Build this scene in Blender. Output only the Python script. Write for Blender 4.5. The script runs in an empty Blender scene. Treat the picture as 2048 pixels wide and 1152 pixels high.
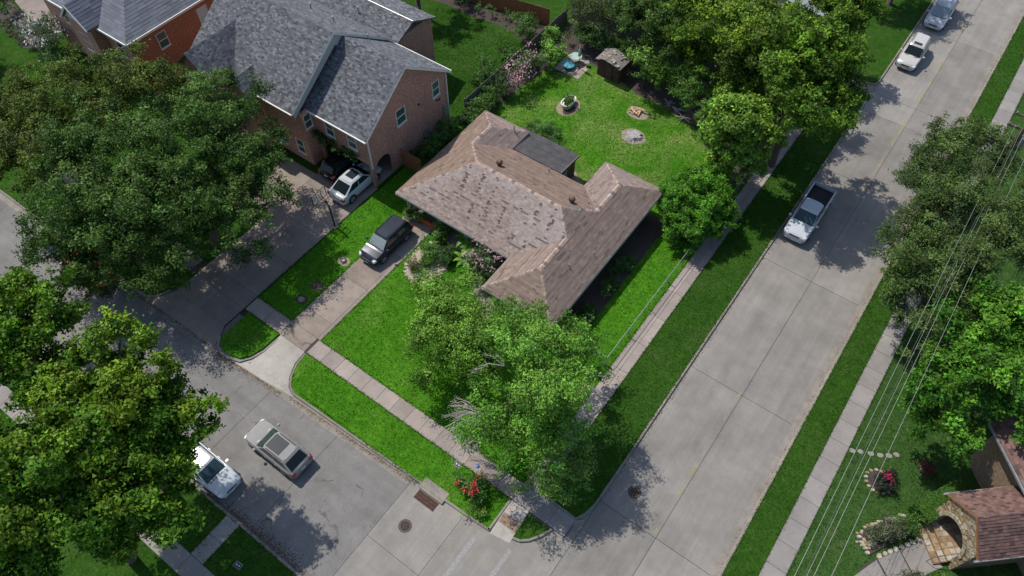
import bpy, bmesh, math, random
import numpy as np
from mathutils import Vector, Matrix
R = math.radians
random.seed(7); RNG = np.random.default_rng(7)
sc = bpy.context.scene
COL = sc.collection
# ------------------------------------------------------------------ camera, sky, sun, exposure
cam_d = bpy.data.cameras.new('camera'); cam = bpy.data.objects.new('camera', cam_d); COL.objects.link(cam)
cam.location = (0, 0, 45); cam.rotation_euler = (R(35), 0, R(36))
cam_d.sensor_width = 36; cam_d.lens = 25.93; cam_d.clip_start = .5; cam_d.clip_end = 1000
sc.camera = cam
SUN = Vector((.67, -.10, -1)).normalized()          # the way the light travels
wd = bpy.data.worlds.new('World'); sc.world = wd; wd.use_nodes = True
nt = wd.node_tree; bg = nt.nodes['Background']
sky = nt.nodes.new('ShaderNodeTexSky'); sky.sky_type = 'NISHITA'; sky.sun_disc = False
sky.sun_elevation = math.asin(-SUN.z); sky.sun_rotation = math.atan2(-SUN.x, -SUN.y)
nt.links.new(sky.outputs[0], bg.inputs[0]); bg.inputs[1].default_value = .14
sd = bpy.data.lights.new('sun', 'SUN'); sd.energy = 3.9; sd.angle = R(.55); sd.color = (1, .95, .87)
so = bpy.data.objects.new('sun', sd); COL.objects.link(so); so.location = (-30, 10, 60)
so.rotation_euler = SUN.to_track_quat('-Z', 'Y').to_euler()
sc.view_settings.view_transform = 'Standard'; sc.view_settings.look = 'None'
sc.view_settings.exposure = .27; sc.view_settings.gamma = 1

# ------------------------------------------------------------------ materials
MATS = {}
def new_mat(name):
    m = bpy.data.materials.new(name); m.use_nodes = True
    return m, m.node_tree, m.node_tree.nodes['Principled BSDF']
def N(nt, t, **k):
    n = nt.nodes.new(t)
    for a, b in k.items():
        if a.startswith('i_'): n.inputs[a[2:].replace('_', ' ')].default_value = b
        else: setattr(n, a, b)
    return n
def mixc(nt, f, a, b, mode='MIX'):
    n = nt.nodes.new('ShaderNodeMix'); n.data_type = 'RGBA'; n.blend_type = mode
    for s, v in ((n.inputs[0], f), (n.inputs[6], a), (n.inputs[7], b)):
        if isinstance(v, (int, float)): s.default_value = v
        elif isinstance(v, tuple): s.default_value = (*v[:3], 1)
        else: nt.links.new(v, s)
    return n.outputs[2]
def pos(nt): return N(nt, 'ShaderNodeNewGeometry').outputs['Position']
def noise(nt, scale, detail=4, rough=.55, vec=None, stretch=None):
    n = N(nt, 'ShaderNodeTexNoise'); n.inputs['Scale'].default_value = scale
    n.inputs['Detail'].default_value = detail; n.inputs['Roughness'].default_value = rough
    v = vec or pos(nt)
    if stretch:
        mp = N(nt, 'ShaderNodeMapping'); mp.inputs['Scale'].default_value = stretch
        nt.links.new(v, mp.inputs['Vector']); v = mp.outputs[0]
    nt.links.new(v, n.inputs['Vector']); return n.outputs['Fac']
def ramp(nt, f, a, b, ca=(0, 0, 0), cb=(1, 1, 1)):
    r = N(nt, 'ShaderNodeValToRGB'); e = r.color_ramp.elements
    e[0].position = a; e[0].color = (*ca, 1); e[1].position = b; e[1].color = (*cb, 1)
    nt.links.new(f, r.inputs[0]); return r.outputs[0]
def bump(nt, bs, h, strength=.3, dist=.05):
    b = N(nt, 'ShaderNodeBump'); b.inputs['Strength'].default_value = strength; b.inputs['Distance'].default_value = dist
    nt.links.new(h, b.inputs['Height']); nt.links.new(b.outputs[0], bs.inputs['Normal'])
def plain(name, col, rough=.6, metal=0, var=.25, nscale=6, coat=0, spec=.5, bmp=0):
    if name in MATS: return MATS[name]
    m, nt, bs = new_mat(name)
    f = noise(nt, nscale, 5)
    c = mixc(nt, ramp(nt, f, .3, .7), tuple(x * (1 - var) for x in col), tuple(min(1, x * (1 + var * .7)) for x in col))
    nt.links.new(c, bs.inputs['Base Color'])
    bs.inputs['Roughness'].default_value = rough; bs.inputs['Metallic'].default_value = metal
    bs.inputs['Coat Weight'].default_value = coat; bs.inputs['Coat Roughness'].default_value = .06
    bs.inputs['Specular IOR Level'].default_value = spec
    if bmp: bump(nt, bs, f, bmp, .03)
    MATS[name] = m; return m
def grass_mat(name, dark, light, dry=None, drymask=(.56, .74)):
    m, nt, bs = new_mat(name)
    big = noise(nt, .22, 4, .6); mid = noise(nt, 1.5, 5, .65); tuft = noise(nt, 5.5, 4, .7); fine = noise(nt, 13, 3, .75)
    c = mixc(nt, ramp(nt, big, .32, .68), dark, light)
    c = mixc(nt, .5, c, ramp(nt, mid, .3, .72, tuple(x * .75 for x in dark), tuple(x * 1.15 for x in light)))
    if dry:
        d = noise(nt, .33, 5, .62); d2 = noise(nt, 6, 4, .75)
        mm = N(nt, 'ShaderNodeMath', operation='MULTIPLY'); nt.links.new(ramp(nt, d, *drymask), mm.inputs[0]); nt.links.new(ramp(nt, d2, .35, .7), mm.inputs[1])
        c = mixc(nt, mm.outputs[0], c, dry)
    c = mixc(nt, .8, c, ramp(nt, tuft, .3, .72, (.55, .6, .5), (1.4, 1.3, 1.5)), 'MULTIPLY')
    c = mixc(nt, .9, c, ramp(nt, fine, .3, .72, (.45, .55, .35), (1.5, 1.4, 1.7)), 'MULTIPLY')
    nt.links.new(c, bs.inputs['Base Color']); bs.inputs['Roughness'].default_value = .95; bs.inputs['Specular IOR Level'].default_value = .03
    bump(nt, bs, fine, .7, .06)
    MATS[name] = m; return m
def concrete(name, col, stain=(.16, .13, .11), amt=.5, speck=.25, streak=None, objvar=.12, crack=0, dust=None):
    m, nt, bs = new_mat(name)
    big = noise(nt, .35, 6, .65); mid = noise(nt, 1.1, 7, .72); fine = noise(nt, 14, 4, .75); grit = noise(nt, 70, 2, .6)
    c = mixc(nt, ramp(nt, big, .3, .72), tuple(x * .78 for x in col), tuple(x * 1.16 for x in col))
    s = N(nt, 'ShaderNodeMath', operation='MULTIPLY'); nt.links.new(ramp(nt, mid, .46, .76), s.inputs[0]); s.inputs[1].default_value = amt
    c = mixc(nt, s.outputs[0], c, stain)
    if streak:
        st = noise(nt, 1.0, 5, .7, stretch=streak); c = mixc(nt, .7, c, ramp(nt, st, .32, .7, (.83, .825, .82), (1.11, 1.105, 1.10)), 'MULTIPLY')
    if crack:
        wv = N(nt, 'ShaderNodeVectorMath', operation='ADD'); nz = N(nt, 'ShaderNodeTexNoise'); nz.inputs['Scale'].default_value = 1.3; nz.inputs['Detail'].default_value = 6
        p = pos(nt); nt.links.new(p, nz.inputs['Vector']); nt.links.new(p, wv.inputs[0]); nt.links.new(nz.outputs['Color'], wv.inputs[1])
        vo = N(nt, 'ShaderNodeTexVoronoi', feature='DISTANCE_TO_EDGE'); vo.inputs['Scale'].default_value = crack; nt.links.new(wv.outputs[0], vo.inputs['Vector'])
        br = noise(nt, .5, 3); k = N(nt, 'ShaderNodeMath', operation='MULTIPLY'); nt.links.new(ramp(nt, vo.outputs['Distance'], .004, .012, (1, 1, 1), (0, 0, 0)), k.inputs[0]); nt.links.new(ramp(nt, br, .5, .6), k.inputs[1])
        c = mixc(nt, k.outputs[0], c, tuple(x * .45 for x in col))
    c = mixc(nt, speck * 2, c, ramp(nt, fine, .3, .7, (.70, .69, .68), (1.2, 1.2, 1.19)), 'MULTIPLY')
    c = mixc(nt, speck, c, ramp(nt, grit, .3, .7, (.6, .6, .6), (1.25, 1.25, 1.25)), 'MULTIPLY')
    oi = N(nt, 'ShaderNodeObjectInfo')
    c = mixc(nt, 1, c, ramp(nt, oi.outputs['Random'], 0, 1, (1 - objvar,) * 3, (1 + objvar * .7,) * 3), 'MULTIPLY')
    nt.links.new(c, bs.inputs['Base Color']); bs.inputs['Roughness'].default_value = .9; bs.inputs['Specular IOR Level'].default_value = .2
    bump(nt, bs, fine, .2, .02); MATS[name] = m; return m
def attr_mat(name, rough=.9, nscale=5, amt=.5, lo=.7, hi=1.2, spec=.2, big=None):
    m, nt, bs = new_mat(name)
    a = N(nt, 'ShaderNodeAttribute', attribute_name='Col'); f = noise(nt, nscale, 5, .65)
    c = mixc(nt, amt, a.outputs[0], ramp(nt, f, .3, .7, (lo,) * 3, (hi,) * 3), 'MULTIPLY')
    if big:
        g = noise(nt, .45, 5, .6); c = mixc(nt, ramp(nt, g, .5, .75), c, big)
    nt.links.new(c, bs.inputs['Base Color']); bs.inputs['Roughness'].default_value = rough; bs.inputs['Specular IOR Level'].default_value = spec
    bump(nt, bs, noise(nt, 45, 2), .25, .01); MATS[name] = m; return m
def leaf_mat():
    m, nt, bs = new_mat('leaf')
    a = N(nt, 'ShaderNodeAttribute', attribute_name='Col')
    nt.links.new(a.outputs[0], bs.inputs['Base Color']); bs.inputs['Roughness'].default_value = .5; bs.inputs['Specular IOR Level'].default_value = .12
    t = N(nt, 'ShaderNodeBsdfTranslucent')
    nt.links.new(mixc(nt, 1, a.outputs[0], (1.1, 1.25, .45), 'MULTIPLY'), t.inputs[0])
    mx = N(nt, 'ShaderNodeMixShader'); mx.inputs[0].default_value = .18
    nt.links.new(bs.outputs[0], mx.inputs[1]); nt.links.new(t.outputs[0], mx.inputs[2])
    nt.links.new(mx.outputs[0], nt.nodes['Material Output'].inputs[0]); MATS['leaf'] = m; return m
def brick_mat(name, c1, c2, mortar, bw=.21, rh=.075, diag=False):
    m, nt, bs = new_mat(name)
    sx = N(nt, 'ShaderNodeSeparateXYZ'); nt.links.new(pos(nt), sx.inputs[0])
    ad = N(nt, 'ShaderNodeMath', operation='SUBTRACT' if diag else 'ADD'); nt.links.new(sx.outputs[0], ad.inputs[0]); nt.links.new(sx.outputs[1], ad.inputs[1])
    cx = N(nt, 'ShaderNodeCombineXYZ'); nt.links.new(ad.outputs[0], cx.inputs[0]); nt.links.new(sx.outputs[2], cx.inputs[1])
    b = N(nt, 'ShaderNodeTexBrick'); b.inputs['Scale'].default_value = 1; b.inputs['Brick Width'].default_value = bw; b.inputs['Row Height'].default_value = rh
    b.inputs['Mortar Size'].default_value = .009; b.inputs['Color1'].default_value = (*c1, 1); b.inputs['Color2'].default_value = (*c2, 1); b.inputs['Mortar'].default_value = (*mortar, 1)
    nt.links.new(cx.outputs[0], b.inputs['Vector'])
    v = noise(nt, 4.5, 4, .7, vec=cx.outputs[0], stretch=(1, 2.6, 1)); w = noise(nt, .6, 4)
    c = mixc(nt, .9, b.outputs[0], ramp(nt, v, .33, .68, (.35, .33, .33), (1.55, 1.5, 1.45)), 'MULTIPLY')
    c = mixc(nt, .6, c, ramp(nt, w, .3, .7, (.75, .75, .78), (1.2, 1.15, 1.1)), 'MULTIPLY')
    nt.links.new(c, bs.inputs['Base Color']); bs.inputs['Roughness'].default_value = .9
    bump(nt, bs, b.outputs['Fac'], -.4, .01); MATS[name] = m; return m
def glass(name='glass', col=(.02, .03, .035), rough=.06):
    m, nt, bs = new_mat(name); bs.inputs['Base Color'].default_value = (*col, 1)
    bs.inputs['Roughness'].default_value = rough; bs.inputs['Specular IOR Level'].default_value = .5
    MATS[name] = m; return m
def paint(name, col, metal=.25, rough=.3, spec=.2):
    if name in MATS: return MATS[name]
    m, nt, bs = new_mat(name)
    f = noise(nt, 3, 5, .7); d = noise(nt, 40, 3, .7)
    c = mixc(nt, ramp(nt, f, .35, .75), col, tuple(x * .82 + .02 for x in col))
    nt.links.new(c, bs.inputs['Base Color']); bs.inputs['Metallic'].default_value = metal
    nt.links.new(ramp(nt, d, .2, .8, (rough * .8,) * 3, (rough * 1.4,) * 3), bs.inputs['Roughness'])
    bs.inputs['Coat Weight'].default_value = .12 if spec > .1 else 0; bs.inputs['Coat Roughness'].default_value = .12; bs.inputs['Specular IOR Level'].default_value = spec
    MATS[name] = m; return m

grass_mat('grass_lot', (.030, .122, .005), (.070, .205, .012), dry=(.17, .225, .05), drymask=(.54, .76))
grass_mat('grass_back', (.032, .124, .006), (.075, .205, .014), dry=(.23, .25, .085), drymask=(.43, .66))
grass_mat('grass_near', (.018, .060, .006), (.036, .090, .011), dry=(.085, .105, .035), drymask=(.52, .78))  # grasses beyond the lot coloured darker, imitating a dimming around it
grass_mat('grass_east', (.026, .066, .013), (.046, .098, .022), dry=(.13, .14, .06), drymask=(.56, .78))
grass_mat('grass_rough', (.020, .048, .008), (.040, .078, .014), dry=(.09, .075, .045), drymask=(.45, .7))
concrete('road_concrete', (.235, .219, .199), (.160, .145, .132), .5, .26, (1.6, .05, 1), objvar=.13)  # street paving toned below the lot's, the outer dimming put into its colour
concrete('asphalt', (.20, .193, .184), (.125, .12, .12), .55, .42, (.1, 1.1, 1), objvar=.06, crack=.22)
concrete('walk_concrete', (.30, .255, .228), (.18, .145, .13), .5, .25, objvar=.16)
concrete('walk_grey', (.255, .235, .22), (.16, .145, .135), .45, .22, objvar=.10)
concrete('drive_concrete', (.27, .225, .19), (.13, .10, .085), .65, .3, objvar=.12, crack=.12)
concrete('apron_concrete', (.38, .35, .315), (.20, .18, .165), .7, .3, objvar=.05)
concrete('nbr_drive', (.25, .208, .178), (.13, .11, .10), .5, .25, objvar=.12)
concrete('kerb_concrete', (.25, .225, .195), (.12, .10, .085), .75, .4, objvar=.1)
plain('dark_bed', (.045, .04, .036), .95, var=.4, nscale=9)
plain('soil', (.07, .05, .036), .95, var=.5, nscale=5, bmp=.4)
plain('mulch', (.055, .042, .034), .95, var=.6, nscale=14, bmp=.6)
plain('sand', (.36, .29, .225), .95, var=.3, nscale=5, bmp=.3)
plain('pale_dirt', (.24, .19, .14), .95, var=.45, nscale=7, bmp=.4)
plain('stone', (.33, .27, .21), .9, var=.4, nscale=7, bmp=.4)
plain('stone_pale', (.36, .33, .28), .9, var=.3, nscale=6, bmp=.4)
plain('stone_tan', (.28, .205, .115), .9, var=.4, nscale=4, bmp=.4)
plain('stone_cream', (.33, .285, .20), .9, var=.35, nscale=4, bmp=.4)
plain('stone_brown', (.24, .155, .085), .9, var=.4, nscale=4, bmp=.4)
plain('bark', (.085, .065, .05), .95, var=.5, nscale=9, bmp=.6)
plain('twig', (.36, .335, .30), .9, var=.3, nscale=9)
plain('white_trim', (.62, .61, .57), .55, var=.12)
plain('grey_siding', (.36, .36, .345), .7, var=.12)
plain('gutter_metal', (.30, .31, .32), .45, metal=.4, var=.2)
plain('wood_orange', (.25, .105, .040), .8, var=.35, nscale=5)
plain('wood_shed', (.10, .042, .030), .85, var=.5, nscale=5)
plain('wood_grey', (.17, .15, .13), .9, var=.4, nscale=6)
plain('wood_cut', (.48, .34, .19), .85, var=.35, nscale=8)
plain('stump_wood', (.30, .28, .27), .9, var=.4, nscale=7, bmp=.4)
plain('rubber', (.018, .018, .019), .85, var=.3)
plain('black_plastic', (.022, .023, .025), .5, var=.2)
plain('dark_trim', (.03, .031, .034), .4, var=.2)
plain('chrome', (.55, .56, .58), .2, metal=.9, var=.05)
plain('alloy', (.42, .43, .45), .35, metal=.8, var=.1)
plain('lamp_glass', (.62, .64, .66), .1, var=.1, spec=.8)
plain('tail_red', (.17, .010, .012), .2, var=.2, spec=.7)
plain('plate', (.62, .63, .65), .5, var=.1)
plain('galv', (.34, .345, .34), .45, metal=.6, var=.2)
plain('cast_iron', (.055, .052, .052), .7, metal=.3, var=.4, nscale=20)
plain('rust', (.115, .05, .03), .9, var=.5, nscale=9)
plain('wire', (.26, .26, .25), .5, metal=.3, var=.1)
plain('wire_dark', (.04, .04, .04), .6, var=.1)
plain('pole_wood', (.13, .085, .06), .9, var=.4, nscale=6)
plain('yellow_paint', (.30, .235, .085), .85, var=.5, nscale=12)
plain('white_paint', (.235, .228, .222), .85, var=.3, nscale=9)
plain('flat_roof', (.048, .044, .046), .75, var=.45, nscale=1.6)
plain('terracotta', (.30, .125, .06), .8, var=.3)
plain('orange_cloth', (.62, .10, .02), .8, var=.3, nscale=3)
plain('blue_plastic', (.01, .075, .33), .4, var=.1)
plain('teal', (.03, .20, .25), .3, var=.3)
plain('pale_teal', (.30, .42, .38), .6, var=.2)
plain('water_teal', (.10, .30, .36), .1, var=.3, spec=.7)
plain('ceramic_white', (.66, .63, .57), .5, var=.15)
plain('red_brick_tile', (.20, .105, .085), .85, var=.35, nscale=9)
plain('flower_red', (.48, .035, .035), .7, var=.3)
plain('inner_dark', (.018, .017, .017), .9, var=.2)
plain('vent_rust', (.14, .075, .045), .7, metal=.3, var=.4, nscale=12)
plain('bare_dirt', (.17, .13, .085), .95, var=.4, nscale=2, bmp=.3)
plain('straw', (.27, .225, .12), .95, var=.35, nscale=3, bmp=.3)
plain('red_seat', (.22, .03, .035), .7, var=.3)
brick_mat('brick_nbr', (.36, .155, .11), (.46, .225, .16), (.38, .30, .25))
brick_mat('brick_rust', (.29, .10, .052), (.34, .13, .072), (.28, .19, .13))
brick_mat('brick_lot', (.16, .07, .05), (.20, .095, .07), (.24, .21, .18))
brick_mat('brick_east', (.19, .135, .088), (.25, .17, .105), (.22, .18, .14), bw=.30, diag=True)
attr_mat('shingle_lot', .92, 2.2, .6, .72, 1.18)
attr_mat('shingle_nbr', .92, 1.2, .4, .8, 1.15)
attr_mat('tile_east', .85, 2, .5, .75, 1.15)
attr_mat('flower', .7, 9, .3, .8, 1.2)
leaf_mat(); glass(); glass('glass_green', (.045, .085, .08), .12); glass('glass_blue', (.055, .10, .125), .08); glass('glass_painted_sky', (.42, .50, .52), .12)  # last glass is pale: a sky reflection painted into its base colour
def clear(name='clear_panel'):
    m, nt, bs = new_mat(name); bs.inputs['Base Color'].default_value = (.8, .85, .85, 1); bs.inputs['Alpha'].default_value = .14; bs.inputs['Roughness'].default_value = .1; MATS[name] = m
clear()
M = MATS

# ------------------------------------------------------------------ mesh helpers
class MB:
    def __init__(s): s.v = []; s.f = []; s.c = []
    def add(s, vs, fs, col=None):
        o = len(s.v); s.v += [tuple(p) for p in vs]; s.f += [tuple(i + o for i in f) for f in fs]
        s.c += [col or (1, 1, 1)] * len(vs); return s
    def box(s, x0, x1, y0, y1, z0, z1, mt=None, col=None, tap=0):
        t = tap
        vs = [(x0, y0, z0), (x1, y0, z0), (x1, y1, z0), (x0, y1, z0), (x0 + t, y0 + t, z1), (x1 - t, y0 + t, z1), (x1 - t, y1 - t, z1), (x0 + t, y1 - t, z1)]
        if mt: vs = [mt @ Vector(p) for p in vs]
        return s.add(vs, [(3, 2, 1, 0), (4, 5, 6, 7), (0, 1, 5, 4), (1, 2, 6, 5), (2, 3, 7, 6), (3, 0, 4, 7)], col)
    def prism(s, pts, z0, z1, col=None, inset=0):
        a = sum(p[0] * q[1] - q[0] * p[1] for p, q in zip(pts, pts[1:] + pts[:1]))
        if a < 0: pts = pts[::-1]
        n = len(pts); top = pts
        if inset:
            cx = sum(p[0] for p in pts) / n; cy = sum(p[1] for p in pts) / n
            top = [(p[0] + (cx - p[0]) * inset, p[1] + (cy - p[1]) * inset) for p in pts]
        vs = [(p[0], p[1], z0) for p in pts] + [(p[0], p[1], z1) for p in top]
        return s.add(vs, [tuple(range(n))[::-1], tuple(range(n, 2 * n))] + [(i, (i + 1) % n, n + (i + 1) % n, n + i) for i in range(n)], col)
    def tube(s, path, rad, n=6, cap=True, col=None):
        path = [Vector(p) for p in path]
        if not hasattr(rad, '__len__'): rad = [rad] * len(path)
        vs = []
        for i, p in enumerate(path):
            d = (path[min(i + 1, len(path) - 1)] - path[max(i - 1, 0)]).normalized()
            a = d.orthogonal().normalized() if abs(d.z) > .9 else d.cross(Vector((0, 0, 1))).normalized()
            b = d.cross(a)
            for k in range(n):
                t = 2 * math.pi * k / n; vs.append(p + (a * math.cos(t) + b * math.sin(t)) * rad[i])
        fs = [(i * n + k, i * n + (k + 1) % n, (i + 1) * n + (k + 1) % n, (i + 1) * n + k) for i in range(len(path) - 1) for k in range(n)]
        if cap: fs += [tuple(range(n)), tuple(range((len(path) - 1) * n, len(path) * n))[::-1]]
        fs = [f[::-1] for f in fs]
        return s.add(vs, fs, col)
    def lathe(s, prof, c=(0, 0, 0), n=20, ax='z', col=None):
        vs = []
        for r, h in prof:
            for k in range(n):
                t = 2 * math.pi * k / n; x, y = r * math.cos(t), r * math.sin(t)
                p = (x, y, h) if ax == 'z' else ((x, h, -y) if ax == 'y' else (h, x, y))
                vs.append((p[0] + c[0], p[1] + c[1], p[2] + c[2]))
        m = len(prof)
        fs = [(i * n + k, i * n + (k + 1) % n, (i + 1) * n + (k + 1) % n, (i + 1) * n + k) for i in range(m - 1) for k in range(n)]
        fs += [tuple(range(n))[::-1], tuple(range((m - 1) * n, m * n))]
        return s.add(vs, fs, col)
    def quad(s, a, b, c, d, col=None): return s.add([a, b, c, d], [(0, 1, 2, 3)], col)
    def build(s, name, mat, parent=None, smooth=False, bevel=0, cols=False):
        me = bpy.data.meshes.new(name); me.from_pydata(s.v, [], s.f)
        if cols:
            at = me.attributes.new('Col', 'FLOAT_COLOR', 'POINT')
            at.data.foreach_set('color', np.array([(*c[:3], 1) for c in s.c], dtype=np.float32).ravel())
        me.materials.append(M[mat] if isinstance(mat, str) else mat)
        if bevel:
            bm = bmesh.new(); bm.from_mesh(me); bmesh.ops.bevel(bm, geom=bm.edges[:], offset=bevel, segments=2, affect='EDGES', clamp_overlap=True); bm.to_mesh(me); bm.free()
        if smooth: me.shade_smooth()
        return link(name, me, parent)
def link(name, me, parent=None):
    o = bpy.data.objects.new(name, me); COL.objects.link(o)
    if parent is not None: o.parent = parent
    return o
def tag(o, label, cat, group=None):
    o['label'] = label; o['category'] = cat
    if group: o['group'] = group
    return o
def struct(o): o['kind'] = 'structure'; return o
def stuff(o): o['kind'] = 'stuff'; return o
def thing(name, label, cat, loc=(0, 0, 0), rz=0, group=None):
    o = bpy.data.objects.new(name, None); COL.objects.link(o); o.location = loc; o.rotation_euler = (0, 0, rz); o.empty_display_size = .3
    return tag(o, label, cat, group)
def arc(cx, cy, r, a0, a1, n=8): return [(cx + r * math.cos(R(a0 + (a1 - a0) * i / n)), cy + r * math.sin(R(a0 + (a1 - a0) * i / n))) for i in range(n + 1)]
def jit(a): return random.uniform(-a, a)

# ------------------------------------------------------------------ ground, roads, pavements
struct(MB().prism([(-170, -90), (120, -90), (120, 190), (-170, 190)], -.30, -.06).build('ground', 'grass_rough'))
def lawn(name, pts, mat, z=.12): return struct(MB().prism(pts, -.05, z).build(name, mat))
def slabs(parent, rects, z0, z1, mat, gap=.02, name='slab'):
    for (x0, x1, y0, y1) in rects:
        g = gap / 2
        MB().box(x0 + g, x1 - g, y0 + g, y1 - g, z0, z1).build(name, mat, parent)
def kerb(name, path, w=.15, z0=-.05, z1=.135, mat='kerb_concrete'):
    m = MB(); P = [Vector((p[0], p[1])) for p in path]; L = []
    for i, p in enumerate(P):
        d = (P[min(i + 1, len(P) - 1)] - P[max(i - 1, 0)]).normalized(); n = Vector((-d.y, d.x)); L.append((p, p + n * w, n))
    prof = [(0, z0), (0, z1 - .03), (.03, z1), (w, z1), (w, z0)]
    vs = []
    for p, q, n in L:
        for o, z in prof: vs.append((p.x + n.x * o, p.y + n.y * o, z))
    k = len(prof)
    fs = [(i * k + j, (i + 1) * k + j, (i + 1) * k + j + 1, i * k + j + 1) for i in range(len(L) - 1) for j in range(k - 1)]
    fs += [tuple(range(k)), tuple(range((len(L) - 1) * k, len(L) * k))[::-1]]
    m.add(vs, fs); return struct(m.build(name, mat))
# the side street: concrete slabs either side of a centre joint
road = struct(MB().box(-4.65, 3.30, -60, 150, -.055, -.03).build('road', 'dark_bed'))
YJ = [-60, -43.0, -31.3, -19.5, -7.8, 4.0, 15.7, 27.45, 39.15, 50.9, 59.75, 62.6, 74.6, 86.4, 98, 110, 122, 134, 150]
slabs(road, [(a, b, YJ[i], YJ[i + 1]) for i in range(len(YJ) - 1) for a, b in ((-4.65, -.72), (-.72, 3.30))], -.03, 0, 'road_concrete', .028)
# the front street: asphalt panels, then concrete at the crossing
XF = [-150, -120, -100, -85, -74, -68.1, -62.2, -56.3, -50.4, -44.5, -38.6, -32.7, -26.75, -20.83, -14.9]
road2 = struct(MB().box(-150, -4.65, 1.5, 15.6, -.056, -.031).build('road', 'dark_bed'))
slabs(road2, [(XF[i], XF[i + 1], 1.5, 12) for i in range(len(XF) - 1)], -.031, -.002, 'asphalt', .022)
slabs(road2, [(-14.9, -10.9, 1.5, 5.65), (-14.9, -10.9, 5.65, 12), (-10.9, -4.65, 1.5, 5.65), (-10.9, -4.65, 5.65, 15.6)], -.031, 0, 'road_concrete', .022)
road3 = struct(MB().box(-13.0, -4.65, -60, 1.5, -.057, -.032).build('road', 'dark_bed'))
slabs(road3, [(-13, -4.65, -60, -2.2), (-13, -4.65, -2.2, 1.5)], -.032, -.001, 'road_concrete', .022)
# worn yellow centre dashes and faint crosswalk bars
def ragged(x0, x1, y0, y1, z, n=7):
    L = [(x0 + jit(.03), y0 + (y1 - y0) * i / n) for i in range(n + 1)]; Rr = [(x1 + jit(.035), y0 + (y1 - y0) * i / n) for i in range(n + 1)]
    return MB().prism(L + Rr[::-1], z - .003, z)
for y, l in ((15.9, .35), (18.6, 1.1), (20.4, .9), (22.0, .4), (25.1, .35), (27.2, .4), (49.5, 1.5), (52.5, 3.4), (56.9, .8), (58.6, 2.2), (63.5, 2.2), (66.4, .9), (69.0, 2.5), (72.5, 1.2), (76, 3), (82, 3)):
    ragged(-.945, -.875, y, y + l, .005).build('paint_dash', 'yellow_paint', road)
ragged(-9.72, -9.42, 4.2, 9.35, .005, 14).build('crosswalk_bar', 'white_paint', road2); ragged(-7.55, -7.25, 4.2, 10.0, .005, 14).build('crosswalk_bar', 'white_paint', road2)
# pale gutters
def gut(name, pts): return struct(MB().prism(pts, -.04, .004).build(name, 'kerb_concrete'))
gut('gutter', [(-32.6, 8.62), (-26, 9.05), (-20.8, 9.2), (-15.0, 9.42), (-15.0, 10.0), (-32.6, 9.3)])
gut('gutter', [(-120, 7.4), (-45, 8.3), (-32.62, 8.62), (-32.62, 9.3), (-45, 9.0), (-120, 8.2)])
gut('gutter', [(2.88, -40), (3.32, -40), (3.32, 140), (2.88, 140)])
# kerbs (path runs with the lawn on its left)
kerb('kerb', [(-31.0, 8.95 + .15), (-30.2, 9.35), (-29.75, 9.95), (-29.45, 10.9), (-29.4, 12.4)][::-1])
kerb('kerb', [(-32.75, 9.9), (-32.3, 9.3), (-31.7, 9.08), (-31.02, 9.09)][::-1])
kerb('kerb', [(-26.98, 12.4), (-26.85, 11.4), (-26.45, 10.5), (-25.9, 9.88), (-25.2, 9.62), (-20, 9.75), (-14.3, 9.92)])
kerb('kerb', [(-12.4, 9.97), (-11, 10.02), (-9.06, 10.12)])
kerb('kerb', [(-9.06, 10.13), (-9.07, 12.42)])
kerb('kerb', [(-7.66, 10.55), (-7.2, 10.68), (-6.75, 11.05), (-6.3, 11.7), (-6.0, 12.42)])
kerb('kerb', [(-7.35, 13.78), (-6.2, 13.76), (-5.2, 13.74), (-4.85, 14.4), (-4.67, 15.3), (-4.65, 17)])
kerb('kerb', [(-4.65, 17.01), (-4.65, 61.0), (-4.75, 61.5), (-5.1, 61.9), (-5.8, 62.05)])
kerb('kerb', [(-6.4, 63.35), (-5.3, 63.4), (-4.85, 63.6), (-4.65, 64.1), (-4.65, 140)])
kerb('kerb', [(3.30, 140), (3.30, -40)])
kerb('kerb', [(-120, 7.9), (-45, 8.75), (-39.9, 8.95), (-39.2, 9.4), (-38.75, 10.4)])
kerb('kerb', [(-9.5, -30), (-10, -3), (-11.5, .6), (-13.5, 1.62), (-24, 1.63), (-60, 1.0), (-120, -.4)])
# lot lawn and verges
LOT = 'grass_lot'
lawn('front_lawn', [(-33.05, 13.75), (-9.05, 13.75), (-9.05, 37), (-33.05, 37)], LOT)
lawn('back_lawn', [(-33.05, 37), (-9.05, 37), (-9.05, 55.5), (-33.05, 55.5)], 'grass_back')
lawn('verge', [(-26.85, 12.48), (-26.72, 11.4), (-26.3, 10.6), (-25.8, 10.02), (-25.2, 9.77), (-20, 9.9), (-14.3, 10.07), (-12.4, 10.12), (-9.2, 10.28), (-9.2, 12.48)], LOT)
lawn('verge', [(-32.7, 12.48), (-32.72, 10.0), (-32.2, 9.4), (-31.6, 9.22), (-31.0, 9.24), (-30.3, 9.46), (-29.88, 10.0), (-29.6, 10.9), (-29.55, 12.48)], LOT)
lawn('verge', [(-7.75, 12.4), (-7.7, 10.72), (-7.25, 10.82), (-6.85, 11.15), (-6.42, 11.8), (-6.14, 12.4)], 'grass_near')
lawn('verge', [(-7.78, 13.92), (-5.25, 13.9), (-4.98, 14.5), (-4.82, 15.4), (-4.8, 61.0), (-5.0, 61.6), (-5.8, 61.9), (-7.78, 61.9)], 'grass_near')
lawn('verge', [(-9.05, 63.5), (-5.3, 63.55), (-4.8, 64.2), (-4.8, 140), (-9.05, 140)], 'grass_near')
lawn('verge', [(3.45, -40), (5.2, -40), (5.2, 140), (3.45, 140)], 'grass_near')
lawn('east_lawn', [(6.5, -40), (60, -40), (60, 140), (6.5, 140)], 'grass_east')
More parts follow.
